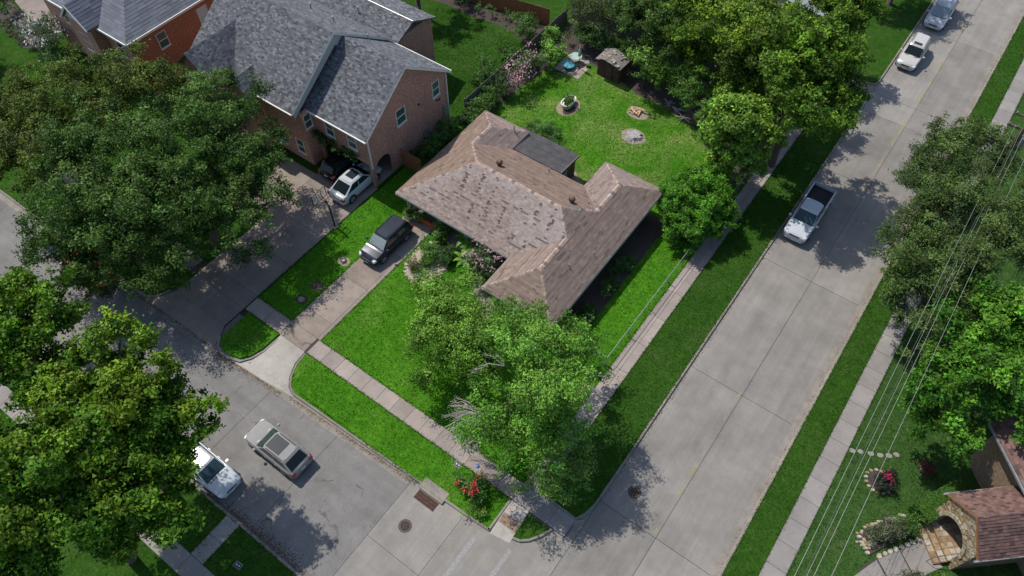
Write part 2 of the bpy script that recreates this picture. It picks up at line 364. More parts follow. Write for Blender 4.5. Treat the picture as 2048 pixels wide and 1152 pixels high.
lawn('south_lawn', [(-120, -.5), (-60, .85), (-24, 1.48), (-13.6, 1.47), (-12, .5), (-10.2, -3), (-9.7, -30), (-120, -40)], 'grass_near')
lawn('neighbour_lawn', [(-120, 8.1), (-45, 8.9), (-40, 9.1), (-39.3, 9.5), (-38.9, 10.5), (-38.45, 12.5), (-38.45, 24), (-40.5, 24), (-120, 24)], 'grass_near')
lawn('neighbour_lawn', [(-120, 24.004), (-33.2, 24.004), (-33.2, 58), (-120, 58)], 'grass_near', .116)
lawn('neighbour_lawn', [(-33.2, 13.75), (-33.05, 13.75), (-33.05, 27), (-33.2, 27)], 'grass_near')
lawn('rear_yard', [(-120, 58.02), (-8.9, 58.02), (-8.9, 140), (-120, 140)], 'grass_rough', .1)
# pavements
def walk(rects, mat, bed, z=.142):
    x0, x1, y0, y1 = bed
    w = struct(MB().box(x0, x1, y0, y1, -.05, .124).build('sidewalk', 'dark_bed')); slabs(w, rects, .1245, z, mat, .022); return w
xs = [-26.85 + 1.27 * i for i in range(14)] + [-9.07]
walk([(xs[i], xs[i + 1], 12.5, 13.76) for i in range(len(xs) - 1)], 'walk_concrete', (-26.87, -9.07, 12.5, 13.75))
walk([(-9.07, -7.8, 12.5, 13.76), (-7.8, -6.5, 12.5, 13.76), (-6.5, -5.2, 12.5, 13.76)], 'walk_grey', (-9.07, -5.2, 12.5, 13.75))
walk([(-33.1, -31.3, 12.5, 13.76), (-31.3, -29.55, 12.5, 13.76)], 'walk_concrete', (-33.1, -29.55, 12.5, 13.75))
ys = [13.77 + 2.62 * i for i in range(19)]
walk([(a, b, ys[i], ys[i + 1]) for i in range(18) for a, b in ((-9.05, -8.42), (-8.42, -7.8))], 'walk_concrete', (-9.05, -7.8, 13.77, 61))
ys = [-40 + 1.62 * i for i in range(100)]
walk([(5.2, 6.5, ys[i], ys[i + 1]) for i in range(30, 80)], 'walk_grey', (5.2, 6.5, -40, 140))
xs = [-60 + 1.5 * i for i in range(33)]
walk([(xs[i], xs[i + 1], -2.55, -1.35) for i in range(32)], 'walk_grey', (-120, -12, -2.55, -1.35))
walk([(-22.6, -21.5, -1.34, .1), (-22.6, -21.5, .1, 1.5)], 'walk_grey', (-22.6, -21.5, -1.34, 1.5))
walk([(-40.6 - 1.5 * i, -39.1 - 1.5 * i, 12.4, 13.7) for i in range(30)], 'nbr_drive', (-100, -38.6, 12.4, 13.7))
# corner ramp with its textured panel
rp = struct(MB().add([(-9.05, 12.49, .142), (-7.8, 12.49, .142), (-7.68, 10.3, .006), (-9.03, 10.05, .006), (-9.05, 12.49, -.05), (-7.8, 12.49, -.05), (-7.68, 10.3, -.05), (-9.03, 10.05, -.05)], [(0, 3, 2, 1), (0, 1, 5, 4), (1, 2, 6, 5), (2, 3, 7, 6), (3, 0, 4, 7)]).build('kerb_ramp', 'apron_concrete'))
m = MB(); zr = lambda y: .006 + (y - 10.18) / 2.31 * .136
for i in range(12):
    for j in range(6):
        x = -8.94 + i * .1; y = 11.0 + j * .11
        if y < 11.62: m.box(x, x + .065, y, y + .065, zr(y) - .005, zr(y) + .016, tap=.012)
m.build('domes', 'walk_concrete', rp)
MB().add([(-9.0, 10.95, zr(10.95) + .004), (-7.76, 10.95, zr(10.95) + .004), (-7.76, 11.62, zr(11.62) + .004), (-9.0, 11.62, zr(11.62) + .004)], [(0, 1, 2, 3)]).build('tactile_panel', 'stone_brown', rp)
MB().add([(-6.1, 13.72, .141), (-5.2, 13.72, .141), (-4.7, 14.2, .005), (-5.9, 12.3, .005), (-6.1, 12.5, .141)], [(4, 3, 2, 1, 0)]).build('flare', 'walk_grey', rp)
# lot driveway and apron
dw = struct(MB().box(-29.55, -26.75, 12.45, 26.6, -.05, .125).build('driveway', 'dark_bed'))
slabs(dw, [(-29.55, -27.05, 12.47, 13.78), (-29.55, -27.05, 13.78, 15.25), (-29.55, -27.05, 15.25, 18.92), (-29.55, -27.05, 18.92, 22.7), (-29.55, -27.05, 22.7, 26.6)], .1255, .146, 'drive_concrete', .02)
slabs(dw, [(-27.05, -26.75, 13.78, 18.92), (-27.05, -26.75, 18.92, 22.7), (-27.05, -26.75, 22.7, 26.55)], .1255, .143, 'walk_concrete', .02)
MB().prism([(-29.37, 12.46), (-29.4, 10.9), (-29.75, 9.95), (-30.2, 9.3), (-31.0, 8.98), (-25.2, 9.5), (-25.95, 9.86), (-26.5, 10.5), (-26.9, 11.4), (-27.0, 12.46)][::-1], -.04, .01).add([(-29.37, 12.46, .145), (-29.4, 10.9, .10), (-29.75, 9.95, .05), (-30.2, 9.3, .015), (-28, 9.2, .012), (-25.4, 9.56, .015), (-25.95, 9.86, .035), (-26.5, 10.5, .08), (-26.9, 11.4, .12), (-27.0, 12.46, .145)], [(0, 1, 8, 9), (1, 2, 7, 8), (2, 3, 4, 5, 6, 7)]).build('apron', 'apron_concrete', dw)
# neighbour driveway
nd = struct(MB().prism([(-38.45, 10.6), (-38.45, 27), (-33.2, 27), (-33.2, 10.6)], -.05, .13).build('driveway', 'dark_bed'))
slabs(nd, [(a, b, y0, y1) for a, b in ((-38.45, -35.8), (-35.8, -33.2)) for y0, y1 in ((10.6, 12.45), (12.45, 13.8), (13.8, 17.2), (17.2, 20.6), (20.6, 24.0), (24.0, 27.0))], .1305, .15, 'nbr_drive', .022)
slabs(nd, [(-42.5, -38.45, 18.5, 22), (-42.5, -38.45, 22, 25.2)], .1305, .148, 'nbr_drive', .022)
MB().add([(-38.45, 10.6, .148), (-33.2, 10.6, .148), (-32.85, 9.9, .09), (-32.6, 9.1, .012), (-39.9, 8.9, .012), (-39.2, 9.4, .05), (-38.75, 10.1, .11)], [(0, 6, 2, 1), (6, 5, 4, 3, 2)]).build('apron', 'nbr_drive', nd)
# alley mouth on the side street, and the bare earth in the yards behind
ad = struct(MB().prism([(-14, 62.0), (-5.0, 62.0), (-4.65, 61.2), (-4.65, 64), (-5.2, 63.5), (-14, 63.3)], -.05, .03).build('alley', 'nbr_drive'))
struct(MB().prism([(-17.5, 70), (-13.6, 69.2), (-11.8, 78), (-12, 90), (-15, 90)], 0, .125).build('dirt_patch', 'straw'))
struct(MB().prism([(-19.5, 66), (-15.8, 68), (-14.9, 74), (-15.2, 84), (-18.5, 84)], 0, .12).build('dirt_patch', 'bare_dirt'))

# ------------------------------------------------------------------ roofs
def roof_plane(m, poly, color, exp=.15, tab=(.26, .42), th=.022):
    """courses of separate tabs laid over one planar slope (convex, 3-D points)"""
    P = [Vector(p) for p in poly]
    n = Vector((0, 0, 0))
    for i in range(len(P)): n += P[i].cross(P[(i + 1) % len(P)])
    n.normalize()
    if n.z < 0: n = -n
    up = (Vector((0, 0, 1)) - n * n.z).normalized(); u = up.cross(n)
    O = P[0]; L = [((p - O).dot(u), (p - O).dot(up)) for p in P]
    bmin = min(q[1] for q in L); bmax = max(q[1] for q in L)
    def span(b):
        b = min(max(b, bmin + 1e-4), bmax - 1e-4); xs = []
        for i in range(len(L)):
            (a0, b0), (a1, b1) = L[i], L[(i + 1) % len(L)]
            if (b0 - b) * (b1 - b) < 0: xs.append(a0 + (a1 - a0) * (b - b0) / (b1 - b0))
        return (min(xs), max(xs)) if len(xs) > 1 else (0, 0)
    b = bmin; k = 0
    while b < bmax - .02:
        b1 = min(b + exp, bmax); s0 = span(b); s1 = span(b1); lo = min(s0[0], s1[0]); hi = max(s0[1], s1[1])
        a = lo - random.random() * .3
        while a < hi:
            w = random.uniform(*tab); t = th * random.uniform(.6, 1.5); dip = jit(.012)
            c0, c1 = (min(max(x, s0[0]), s0[1]) for x in (a, a + w - .006)); d0, d1 = (min(max(x, s1[0]), s1[1]) for x in (a, a + w - .006))
            if c1 - c0 > .01 or d1 - d0 > .01:
                f = lambda aa, bb, h: O + u * aa + up * bb + n * h
                bl = b + (dip if k else 0)
                m.add([f(c0, bl, 0), f(c1, bl, 0), f(c0, bl, t), f(c1, bl, t), f(d1, b1 + .01, .004), f(d0, b1 + .01, .004)], [(0, 1, 3, 2), (2, 3, 4, 5)], color(a + w / 2, b - bmin, k, bmax - bmin))
            a += w
        b = b1; k += 1
def deck(m, poly, th=.12, drop=.004):
    """the boarded slope beneath, with thickness"""
    P = [Vector(p) - Vector((0, 0, drop)) for p in poly]
    n = sum(((P[i].cross(P[(i + 1) % len(P)])) for i in range(len(P))), Vector())
    if n.z < 0: P = P[::-1]
    k = len(P); Q = [p - Vector((0, 0, th)) for p in P]
    m.add(P + Q, [tuple(range(k)), tuple(range(k, 2 * k))[::-1]] + [(i, i + k, (i + 1) % k + k, (i + 1) % k) for i in range(k)], (.16, .13, .115))
def caps(parent, p0, p1, half, s, mat, cap_mesh, step=.27):
    """folded caps along a ridge or hip, each one a piece"""
    p0, p1 = Vector(p0), Vector(p1); d = p1 - p0; L = d.length; d.normalize()
    y = Vector((0, 0, 1)).cross(d).normalized(); z = d.cross(y); k = int(L / step)
    for i in range(k):
        o = link('ridge_cap', cap_mesh[(i * 7 + int(L * 10)) % len(cap_mesh)], parent)
        q = p0 + d * (i + .5) * L / k
        mt = Matrix((d, y, z)).transposed().to_4x4(); mt.translation = q + z * .012
        o.matrix_local = mt @ Matrix.Rotation(R(-3.5), 4, 'Y')
def cap_meshes(mat, cols, w=.17, l=.31, slope=.38):
    out = []
    for c in cols:
        m = MB(); dz = w * slope
        m.add([(-l / 2, -w, -dz), (l / 2, -w, -dz), (l / 2, 0, .015), (-l / 2, 0, .015), (l / 2, w, -dz), (-l / 2, w, -dz), (-l / 2, -w, -dz - .04), (-l / 2, w, -dz - .04), (l / 2, -w, -dz - .04), (l / 2, w, -dz - .04)],
              [(0, 1, 2, 3), (3, 2, 4, 5), (0, 3, 5, 7, 6), (1, 8, 9, 4, 2)], c)
        o = m.build('ridge_cap', mat, None, cols=True); me = o.data; bpy.data.objects.remove(o); out.append(me)
    return out
def lerp(a, b, t): return tuple(x + (y - x) * t for x, y in zip(a, b))
# ------------------------------------------------------------------ wall helper: boxes around openings
def wall_x(m, x0, x1, y0, y1, z0, z1, holes=()):
    """wall running along x, thickness y0..y1, holes = (xa, xb, za, zb)"""
    hs = sorted(holes); c = x0
    for a, b, za, zb in hs:
        if a > c: m.box(c, a, y0, y1, z0, z1)
        if za > z0: m.box(a, b, y0, y1, z0, za)
        if zb < z1: m.box(a, b, y0, y1, zb, z1)
        c = b
    if c < x1: m.box(c, x1, y0, y1, z0, z1)
def wall_y(m, x0, x1, y0, y1, z0, z1, holes=()):
    hs = sorted(holes); c = y0
    for a, b, za, zb in hs:
        if a > c: m.box(x0, x1, c, a, z0, z1)
        if za > z0: m.box(x0, x1, a, b, z0, za)
        if zb < z1: m.box(x0, x1, a, b, zb, z1)
        c = b
    if c < y1: m.box(x0, x1, c, y1, z0, z1)
def window(parent, ax, at, a, b, za, zb, out, mat='glass_green', frame='white_trim', rail=True):
    """sash window set in an opening; ax = axis the wall runs along, at = outer face, out = +1/-1"""
    w = MB(); f = .06; i0, i1 = sorted((at - out * .06, at + out * .02))
    def bx(mm, p, q, r, s, j0=i0, j1=i1):
        mm.box(p, q, j0, j1, r, s) if ax == 'x' else mm.box(j0, j1, p, q, r, s)
    bx(w, a, a + f, za, zb); bx(w, b - f, b, za, zb); bx(w, a + f, b - f, zb - f, zb); bx(w, a + f, b - f, za, za + f)
    if rail: bx(w, a + f, b - f, (za + zb) / 2 - .03, (za + zb) / 2 + .03)
    o = w.build('window', frame, parent)
    p = MB(); j0, j1 = sorted((at - out * .05, at - out * .03)); halves = ((za + f, (za + zb) / 2 - .03), ((za + zb) / 2 + .03, zb - f)) if rail else ((za + f, zb - f),)
    for r, s in halves:
        p = MB(); bx(p, a + f, b - f, r, s, j0, j1); p.build('pane', mat, o)
    s = MB(); k0, k1 = sorted((at - out * .02, at + out * .07)); bx(s, a - .05, b + .05, za - .07, za - .003, k0, k1); s.build('sill', frame, o)

# ------------------------------------------------------------------ the lot's house
H = thing('brick_house', 'low brick house with brown weathered hip roof in the middle lot', 'house', (0, 0, 0))
EZ, S = 2.62, .5
m = MB()
XL, XR, YF, YB = -30.0, -13.3, 26.0, 35.1
hm = (YB - YF) / 2; zr_ = EZ + hm * S; yr = (YF + YB) / 2
A, B_ = (XL + hm, yr, zr_), (XR - hm, yr, zr_)
WX0, WX1, WY = -19.2, -13.3, 22.8; hw = (WX1 - WX0) / 2; wx = (WX0 + WX1) / 2; zw = EZ + hw * S      # front wing
WJ = (wx, YF + hw, zw); WT = (wx, WY + hw, zw)
BX0, BX1, BY = -18.6, -13.3, 38.35; hb = (BX1 - BX0) / 2; bx = (BX0 + BX1) / 2; zb = EZ + hb * S      # rear right wing
BJ = (bx, YB - hb, zb); BT = (bx, BY - hb, zb)
LX0, LX1, LY = -30.0, -25.5, 37.5; hl = (LX1 - LX0) / 2; lx = (LX0 + LX1) / 2; zl = EZ + hl * S      # rear left wing
LJ = (lx, YB - hl, zl); LT = (lx, LY - hl, zl)
E3 = lambda x, y: (x, y, EZ)
planes = {
 'front': [E3(XL, YF), E3(WX0, YF), WJ, B_, A],
 'left': [E3(XL, LY), E3(XL, YF), A, LJ, LT],
 'wing_left': [E3(WX0, YF), E3(WX0, WY), WT, WJ],
 'wing_front': [E3(WX0, WY), E3(WX1, WY), WT],
 'right': [E3(WX1, WY), E3(XR, BY), BT, BJ, B_, WJ, WT],
 'back': [E3(BX0, YB), E3(LX1, YB), LJ, A, B_, BJ],
 'rear_right_left': [E3(BX0, BY), E3(BX0, YB), BJ, BT],
 'rear_right_back': [E3(XR, BY), E3(BX0, BY), BT],
 'rear_left_back': [E3(LX1, LY), E3(XL, LY), LT],
 'rear_left_right': [E3(LX1, YB), E3(LX1, LY), LT, LJ]}
def lotcol(kind):
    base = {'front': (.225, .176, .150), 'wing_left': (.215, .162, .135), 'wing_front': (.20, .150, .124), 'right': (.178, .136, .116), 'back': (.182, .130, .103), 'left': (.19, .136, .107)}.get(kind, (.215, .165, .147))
    def f(a, b, k, tot):
        v = random.uniform(.91, 1.09) * (1 + .10 * math.sin(k * 2.4) + .07 * math.sin(k * 5.1)); c = tuple(x * v for x in base); r = random.random(); v2 = random.uniform(.88, 1.08)
        if kind == 'front':
            w = math.sin(a * .55 + 1) * math.sin(b * .7) + b / tot * 1.1 - .25 + jit(.5)
            if r < .8 / (1 + math.exp(-4 * (w - .45))): c = tuple(x * v2 for x in (.30, .258, .236))
            elif r > .5: c = tuple(x * v2 for x in (.27, .218, .19))
            lad = (a + b * .22) % 1.28
            if b / tot > .18 and lad < .30 and random.random() < .30 + .22 * math.sin(a * .8 + b): g_ = random.uniform(.7, 1.3); c = (.115 * g_, .085 * g_, .08 * g_)
            if k in (7, 12, 17, 21, 26) and random.random() < .5 * (.5 + .5 * math.sin(a * .7 + k)): c = (.13, .10, .092)
        elif r > .94: c = tuple(x * .66 for x in base)
        elif r < .07: c = tuple(x * 1.25 for x in base)
        return c
    return f
dk = MB(); sh = MB()
for kname, poly in planes.items():
    deck(dk, poly)
    if kname == 'right':      # split the concave slope into convex strips
        for q in ([E3(WX1, WY), E3(XR, YF), WJ, WT], [E3(XR, YF), E3(XR, YB), BJ, B_, WJ], [E3(XR, YB), E3(XR, BY), BT, BJ]): roof_plane(sh, q, lotcol('right'), .13, (.22, .75), .03)
    elif kname == 'left':
        for q in ([E3(XL, YB), E3(XL, YF), A, LJ], [E3(XL, LY), E3(XL, YB), LJ, LT]): roof_plane(sh, q, lotcol('left'), .13, (.22, .75), .026)
    elif kname == 'back':
        roof_plane(sh, [E3(BX0, YB), E3(LX1, YB), LJ, A, B_, BJ], lotcol('back'), .13, (.22, .75), .026)
    else: roof_plane(sh, poly, lotcol(kname), .13, (.16, .30) if kname == 'front' else (.22, .6), .026)
roof = dk.build('roof', 'shingle_lot', H, cols=True)
stuff(sh.build('shingles', 'shingle_lot', roof, cols=True))
cm = cap_meshes('shingle_lot', [(.36, .275, .225), (.33, .25, .205), (.40, .32, .27), (.17, .125, .11), (.37, .29, .24), (.34, .26, .21)])
for p, q in ((A, B_), (E3(XL, YF), A), (WJ, B_), (B_, BJ), (A, LJ), (WT, WJ), (E3(WX0, WY), WT), (E3(WX1, WY), WT), (BJ, BT), (E3(BX0, BY), BT), (E3(XR, BY), BT), (LJ, LT), (E3(XL, LY), LT), (E3(LX1, LY), LT)):
    caps(roof, p, q, .17, S, 'shingle_lot', cm, .29)
# fascia under the eaves
m = MB()
def fas(a, b, z1=EZ - .03, h=.19, t=.04):
    a, b = Vector((*a, 0)), Vector((*b, 0)); d = (b - a).normalized(); n = Vector((d.y, -d.x, 0)) * t
    m.add([a + Vector((0, 0, z1 - h)), b + Vector((0, 0, z1 - h)), b + n + Vector((0, 0, z1 - h)), a + n + Vector((0, 0, z1 - h)), a + Vector((0, 0, z1)), b + Vector((0, 0, z1)), b + n + Vector((0, 0, z1)), a + n + Vector((0, 0, z1))],
          [(0, 1, 2, 3), (7, 6, 5, 4), (4, 5, 1, 0), (5, 6, 2, 1), (6, 7, 3, 2), (7, 4, 0, 3)])
ring = [(XL, YF), (WX0, YF), (WX0, WY), (WX1, WY), (XR, BY), (BX0, BY), (BX0, YB), (LX1, YB), (LX1, LY), (XL, LY)]
for a, b in zip(ring, ring[1:] + ring[:1]): fas(a, b)
m.build('fascia', 'grey_siding', H)
# walls 0.75 m inside the eaves; a carport fills the left front
o_ = .75
m = MB()
wall_x(m, -25.0, WX0 + o_, YF + 1.3, YF + 1.5, 0, 2.6, [(-24, -22.6, .8, 2.2), (-21.6, -20.6, .1, 2.2)])
wall_y(m, WX0 + o_, WX0 + o_ + .2, WY + o_, YF + 1.3, 0, 2.6)
wall_x(m, WX0 + o_ + .2, WX1 - o_, WY + o_, WY + o_ + .2, 0, 2.6, [(-17.4, -15.2, .7, 2.2)])
wall_y(m, XR - o_ - .2, XR - o_, WY + o_ + .2, BY - o_, 0, 2.6, [(25, 26.6, .9, 2.2), (29, 30.2, 1.1, 2.2), (33, 34.6, .9, 2.2)])
wall_x(m, BX0 + o_, XR - o_ - .2, BY - o_ - .2, BY - o_, 0, 2.6, [(-17, -15.4, .9, 2.2)])
wall_y(m, BX0 + o_, BX0 + o_ + .2, YB - o_, BY - o_ - .2, 0, 2.6)
wall_x(m, -29.3, BX0 + o_, YB - o_ - .2, YB - o_, 0, 2.6)
wall_y(m, -25.0, -24.8, YF + 1.5, YB - o_ - .2, 0, 2.6)
wall_x(m, -29.3, LX1 - o_, LY - o_ - .2, LY - o_, 0, 2.6, [(-28.4, -27.0, .9, 2.1)])
wall_y(m, LX1 - o_ - .2, LX1 - o_, YB - o_, LY - o_ - .2, 0, 2.6)
wall_y(m, -29.3, -29.1, YB - 3, LY - o_ - .2, 0, 2.6)
m.build('wall', 'brick_lot', H)
window(H, 'x', YF + 1.3, -24, -22.6, .8, 2.2, -1, 'glass'); window(H, 'x', WY + o_, -17.4, -15.2, .7, 2.2, -1, 'glass')
for a, b, z in ((25, 26.6, .9), (29, 30.2, 1.1), (33, 34.6, .9)): window(H, 'y', XR - o_, a, b, z, 2.2, 1, 'glass')
window(H, 'x', BY - o_, -17, -15.4, .9, 2.2, 1, 'glass'); window(H, 'x', LY - o_, -28.4, -27.0, .9, 2.1, 1, 'glass')
d = MB().box(-21.58, -20.62, YF + 1.34, YF + 1.40, .12, 2.18).build('door', 'wood_shed', H); MB().box(-20.78, -20.70, YF + 1.28, YF + 1.34, 1.0, 1.06).build('handle', 'chrome', d)
MB().box(-29.6, -18.6, YF - .1, YF + 1.3, 0, .15).box(-29.6, -25, YF + 1.3, YB - 3, 0, .15).build('porch_floor', 'drive_concrete', H)
for x, y in ((-29.35, 26.55), (-26.2, 26.55), (-23.6, 26.5), (-29.35, 30.5)):
    m = MB()
    for dx, dy in ((-.11, 0), (.11, 0)): m.box(x + dx - .02, x + dx + .02, y + dy - .02, y + dy + .02, .15, 2.5)
    for k in range(7): m.tube([(x - .11, y, .2 + k * .33), (x + .11, y, .36 + k * .33), (x - .11, y, .53 + k * .33)], .011, 4)
    m.build('post', 'white_trim', H)
# turbine vents and pipe vents on the roof
def roofz(x, y):     # height of the main slopes
    return EZ + S * min(x - XL, XR - x, y - YF if x < WX0 else 99, YB - y if LX1 < x < BX0 else 99)
def turbine(x, y, z):
    t = MB().lathe([(.13, -.12), (.13, .16), (.15, .18), (.20, .22), (.235, .32), (.22, .42), (.15, .50), (.05, .53)], (x, y, z), 16).build('turbine_vent', 'vent_rust', roof, smooth=False)
    for k in range(12):
        a = 2 * math.pi * k / 12; f = MB()
        pts = [(x + r * math.cos(a + s), y + r * math.sin(a + s), z + h) for r, h, s in ((.20, .2, 0), (.255, .32, .1), (.235, .43, .2), (.13, .51, .3))]
        f.tube(pts, .014, 4).build('vane', 'rust', t)
turbine(-24.2, 31.7, roofz(-24.2, 31.7)); turbine(-17.75, 31.9, EZ + S * (YB - 31.9))
for x, y, h, z in ((-14.2, 29.5, .4, EZ + S * .9), (-14.9, 27.3, .45, EZ + S * 1.6), (-26.3, 36.5, .7, EZ + S * .8), (-21.6, 34.6, .35, EZ + S * .5), (-16.9, 32.9, .25, EZ + S * 2.2), (-14.8, 31.4, .25, EZ + S * 1.5)):
    MB().lathe([(.09, -.1), (.09, .02), (.045, .05), (.045, h), (.03, h)], (x, y, z), 10).build('vent_pipe', 'galv', roof)
MB().add([(-17.6, 31.1, EZ + S * 3.98), (-16.75, 32.0, EZ + S * 3.12), (-16.65, 31.85, EZ + S * 3.35 + .02), (-17.5, 30.95, EZ + S * 4.15 + .03)], [(0, 1, 2, 3)]).build('flashing', 'teal', roof)
# the flat-roofed sun room at the back
sx0, sx1, sy0, sy1 = -26.5, -20.85, 35.25, 37.95
m = MB(); m.add([(sx0, sy0, 2.56), (sx1, sy0, 2.56), (sx1, sy1, 2.36), (sx0, sy1, 2.36), (sx0, sy0, 2.44), (sx1, sy0, 2.44), (sx1, sy1, 2.24), (sx0, sy1, 2.24)], [(0, 1, 2, 3), (7, 6, 5, 4), (0, 4, 5, 1), (1, 5, 6, 2), (2, 6, 7, 3), (3, 7, 4, 0)])
fr = m.build('flat_roof', 'flat_roof', H)
for k in range(1, 4):
    y = sy0 + (sy1 - sy0) * k / 4; z = 2.565 - .2 * k / 4
    MB().box(sx0 + .02, sx1 - .02, y - .02, y + .02, z - .01, z + .006).build('roll_seam', 'dark_trim', fr)
for (a, b, c, d_, e, f) in ((sx1 - .02, sx1 + .04, sy0, sy1, 2.2, 2.58),):
    MB().add([(a, c, 2.36), (b, c, 2.36), (b, d_, 2.16), (a, d_, 2.16), (a, c, 2.59), (b, c, 2.59), (b, d_, 2.39), (a, d_, 2.39)], [(3, 2, 1, 0), (4, 5, 6, 7), (0, 1, 5, 4), (1, 2, 6, 5), (2, 3, 7, 6), (3, 0, 4, 7)]).build('fascia', 'wood_grey', H)
m = MB(); wall_y(m, sx1 - .35, sx1 - .2, sy0 - .5, sy1 - .2, 0, 2.2, [(35.7, 36.5, .9, 2.0)]); wall_x(m, sx0 + .3, sx1 - .35, sy1 - .35, sy1 - .2, 0, 2.15); m.build('wall', 'wood_shed', H)
window(H, 'y', sx1 - .2, 35.7, 36.5, .9, 2.0, 1, 'glass_blue')
struct(MB().prism([(-20.8, 34.5), (-18.0, 34.5), (-18.0, 36.6), (-19.4, 37.0), (-20.4, 37.6), (-21.2, 38.2), (-21.5, 37.9), (-21.0, 37.0)], 0, .128).build('patio', 'pale_dirt'))
MB().box(-20.7, -20.1, 35.0, 35.7, .12, .75).build('cooler_box', 'galv', H)

# ------------------------------------------------------------------ two-storey brick neighbour
NB = thing('brick_house', 'two-storey red brick house with grey shingle gables left of the lot', 'house')
GX, ge, gp, gy0, gy1, gyr = -33.4, 5.75, 9.25, 27.0, 36.9, 31.9
m = MB()
# side gable wall: upper part with windows, arch to the carport below
wall_y(m, GX - .25, GX, 29.75, gy1 - .2, 0, 3.0)
hol = [(30.45, 31.55, 4.15, 5.7), (34.85, 35.75, 4.0, 5.5)]
wall_y(m, GX - .25, GX, gy0, gy1 - .2, 3.0, 5.75, hol)
m.add([(GX, gy0, 5.75), (GX, gy1 - .2, 5.75), (GX, gyr, gp - .12), (GX - .25, gy0, 5.75), (GX - .25, gy1 - .2, 5.75), (GX - .25, gyr, gp - .12)], [(0, 1, 2), (5, 4, 3), (0, 2, 5, 3), (2, 1, 4, 5)])
# arch spandrel
def arch(m, y0, y1, zs, zt, x0, x1, ztop):
    n = 10; c = (y0 + y1) / 2; rr = (y1 - y0) / 2
    pr = [(c - rr * math.cos(math.pi * i / n), zs + (zt - zs) * math.sin(math.pi * i / n)) for i in range(n + 1)]
    for i in range(n):
        (ya, za), (yb, zb_) = pr[i], pr[i + 1]
        m.add([(x0, ya, za), (x1, ya, za), (x1, yb, zb_), (x0, yb, zb_), (x0, ya, ztop), (x1, ya, ztop), (x1, yb, ztop), (x0, yb, ztop)], [(3, 2, 1, 0), (0, 1, 5, 4), (2, 3, 7, 6), (1, 2, 6, 5), (3, 0, 4, 7)])
arch(m, 27.35, 29.3, 1.7, 2.65, GX - .25, GX, 3.0)
m.box(GX - .25, GX, gy0, 27.35, 0, 3.0).box(GX - .25, GX, 29.3, 29.75, 0, 3.0)
# front wall of the wing over the carport opening
wall_x(m, -39.3, GX - .25, gy0, gy0 + .25, 2.55, 5.75, [(-38.0, -37.05, 3.55, 5.05), (-35.6, -34.65, 3.55, 5.05)])
m.box(-39.3, -38.9, gy0, gy0 + .25, 0, 2.55)
m.box(-39.3, GX - .25, gy1 - .45, gy1 - .2, 0, 5.75)
m.box(-39.3, GX - .25, 31.2, 31.4, 0, 2.75)                       # back wall of the carport
# return wall and the main block
wall_y(m, -39.55, -39.3, 25.9, 27.0, 0, 5.6, [(26.1, 26.85, 3.9, 5.3)])
wall_x(m, -51.0, -39.55, 25.9, 26.15, 0, 5.6, [(-40.9, -40.0, .9, 2.4), (-43.2, -42.2, .9, 2.4), (-49, -47.8, .9, 2.4), (-45.6, -44.6, 3.8, 5.2)])
m.box(-51.25, -51.0, 25.9, 36.6, 0, 5.6).box(-51.0, -39.55, 36.35, 36.6, 0, 5.6)
m.add([(-51.25, 25.9, 5.6), (-51.25, 36.6, 5.6), (-51.25, 31.0, 9.7), (-51, 25.9, 5.6), (-51, 36.6, 5.6), (-51, 31.0, 9.7)], [(2, 1, 0), (3, 4, 5), (0, 3, 5, 2), (1, 2, 5, 4)])
m.box(-50, -39.4, 36.6, 42.0, 0, 5.4)
m.build('wall', 'brick_nbr', NB)
MB().box(-39.2, GX - .3, gy0 + .3, 31.15, 2.42, 2.54).build('carport_ceiling', 'grey_siding', NB)
MB().box(-38.8, GX - .02, gy0 + .02, 31.15, .02, .155).build('carport_floor', 'nbr_drive', NB)
window(NB, 'y', GX, 30.45, 31.55, 4.15, 5.7, 1); window(NB, 'y', GX, 34.85, 35.75, 4.0, 5.5, 1)
window(NB, 'x', gy0, -38.0, -37.05, 3.55, 5.05, -1); window(NB, 'x', gy0, -35.6, -34.65, 3.55, 5.05, -1)
window(NB, 'y', -39.3, 26.1, 26.85, 3.9, 5.3, 1)
for a, b, c, d_ in ((-40.9, -40.0, .9, 2.4), (-43.2, -42.2, .9, 2.4), (-49, -47.8, .9, 2.4), (-45.6, -44.6, 3.8, 5.2)): window(NB, 'x', 25.9, a, b, c, d_, -1)
def ncol(a, b, k, t):
    g = random.choice((.065, .09, .115, .135, .175, .10, .12)) * random.uniform(.9, 1.1); return (g * .97, g, g * 1.09)
wing = [[(-41, gy0 - .3, 5.55), (GX + .3, gy0 - .3, 5.55), (GX + .3, gyr, gp), (-41, gyr, gp)], [(GX + .3, gy1 + .1, 5.6), (-41, gy1 + .1, 5.6), (-41, gyr, gp), (GX + .3, gyr, gp)]]
mz, me_, my0, myr, my1 = 10.1, 6.05, 25.3, 31.0, 36.9
MX0, MX1 = -51.6, -39.4
main_f = [(MX0, my0, me_), (MX1, my0, me_), (MX1, myr, mz), (MX0, myr, mz)]
main_b = [(MX1, my1, me_), (MX0, my1, me_), (MX0, myr, mz), (MX1, myr, mz)]
rear = [[(-50, 36.95, 5.5), (-39.0, 36.95, 5.5), (-39.0, 39.3, 6.5), (-50, 39.3, 6.5)], [(-39.0, 42.2, 5.3), (-50, 42.2, 5.3), (-50, 39.3, 6.5), (-39.0, 39.3, 6.5)]]
ms = (mz - me_) / (myr - my0)
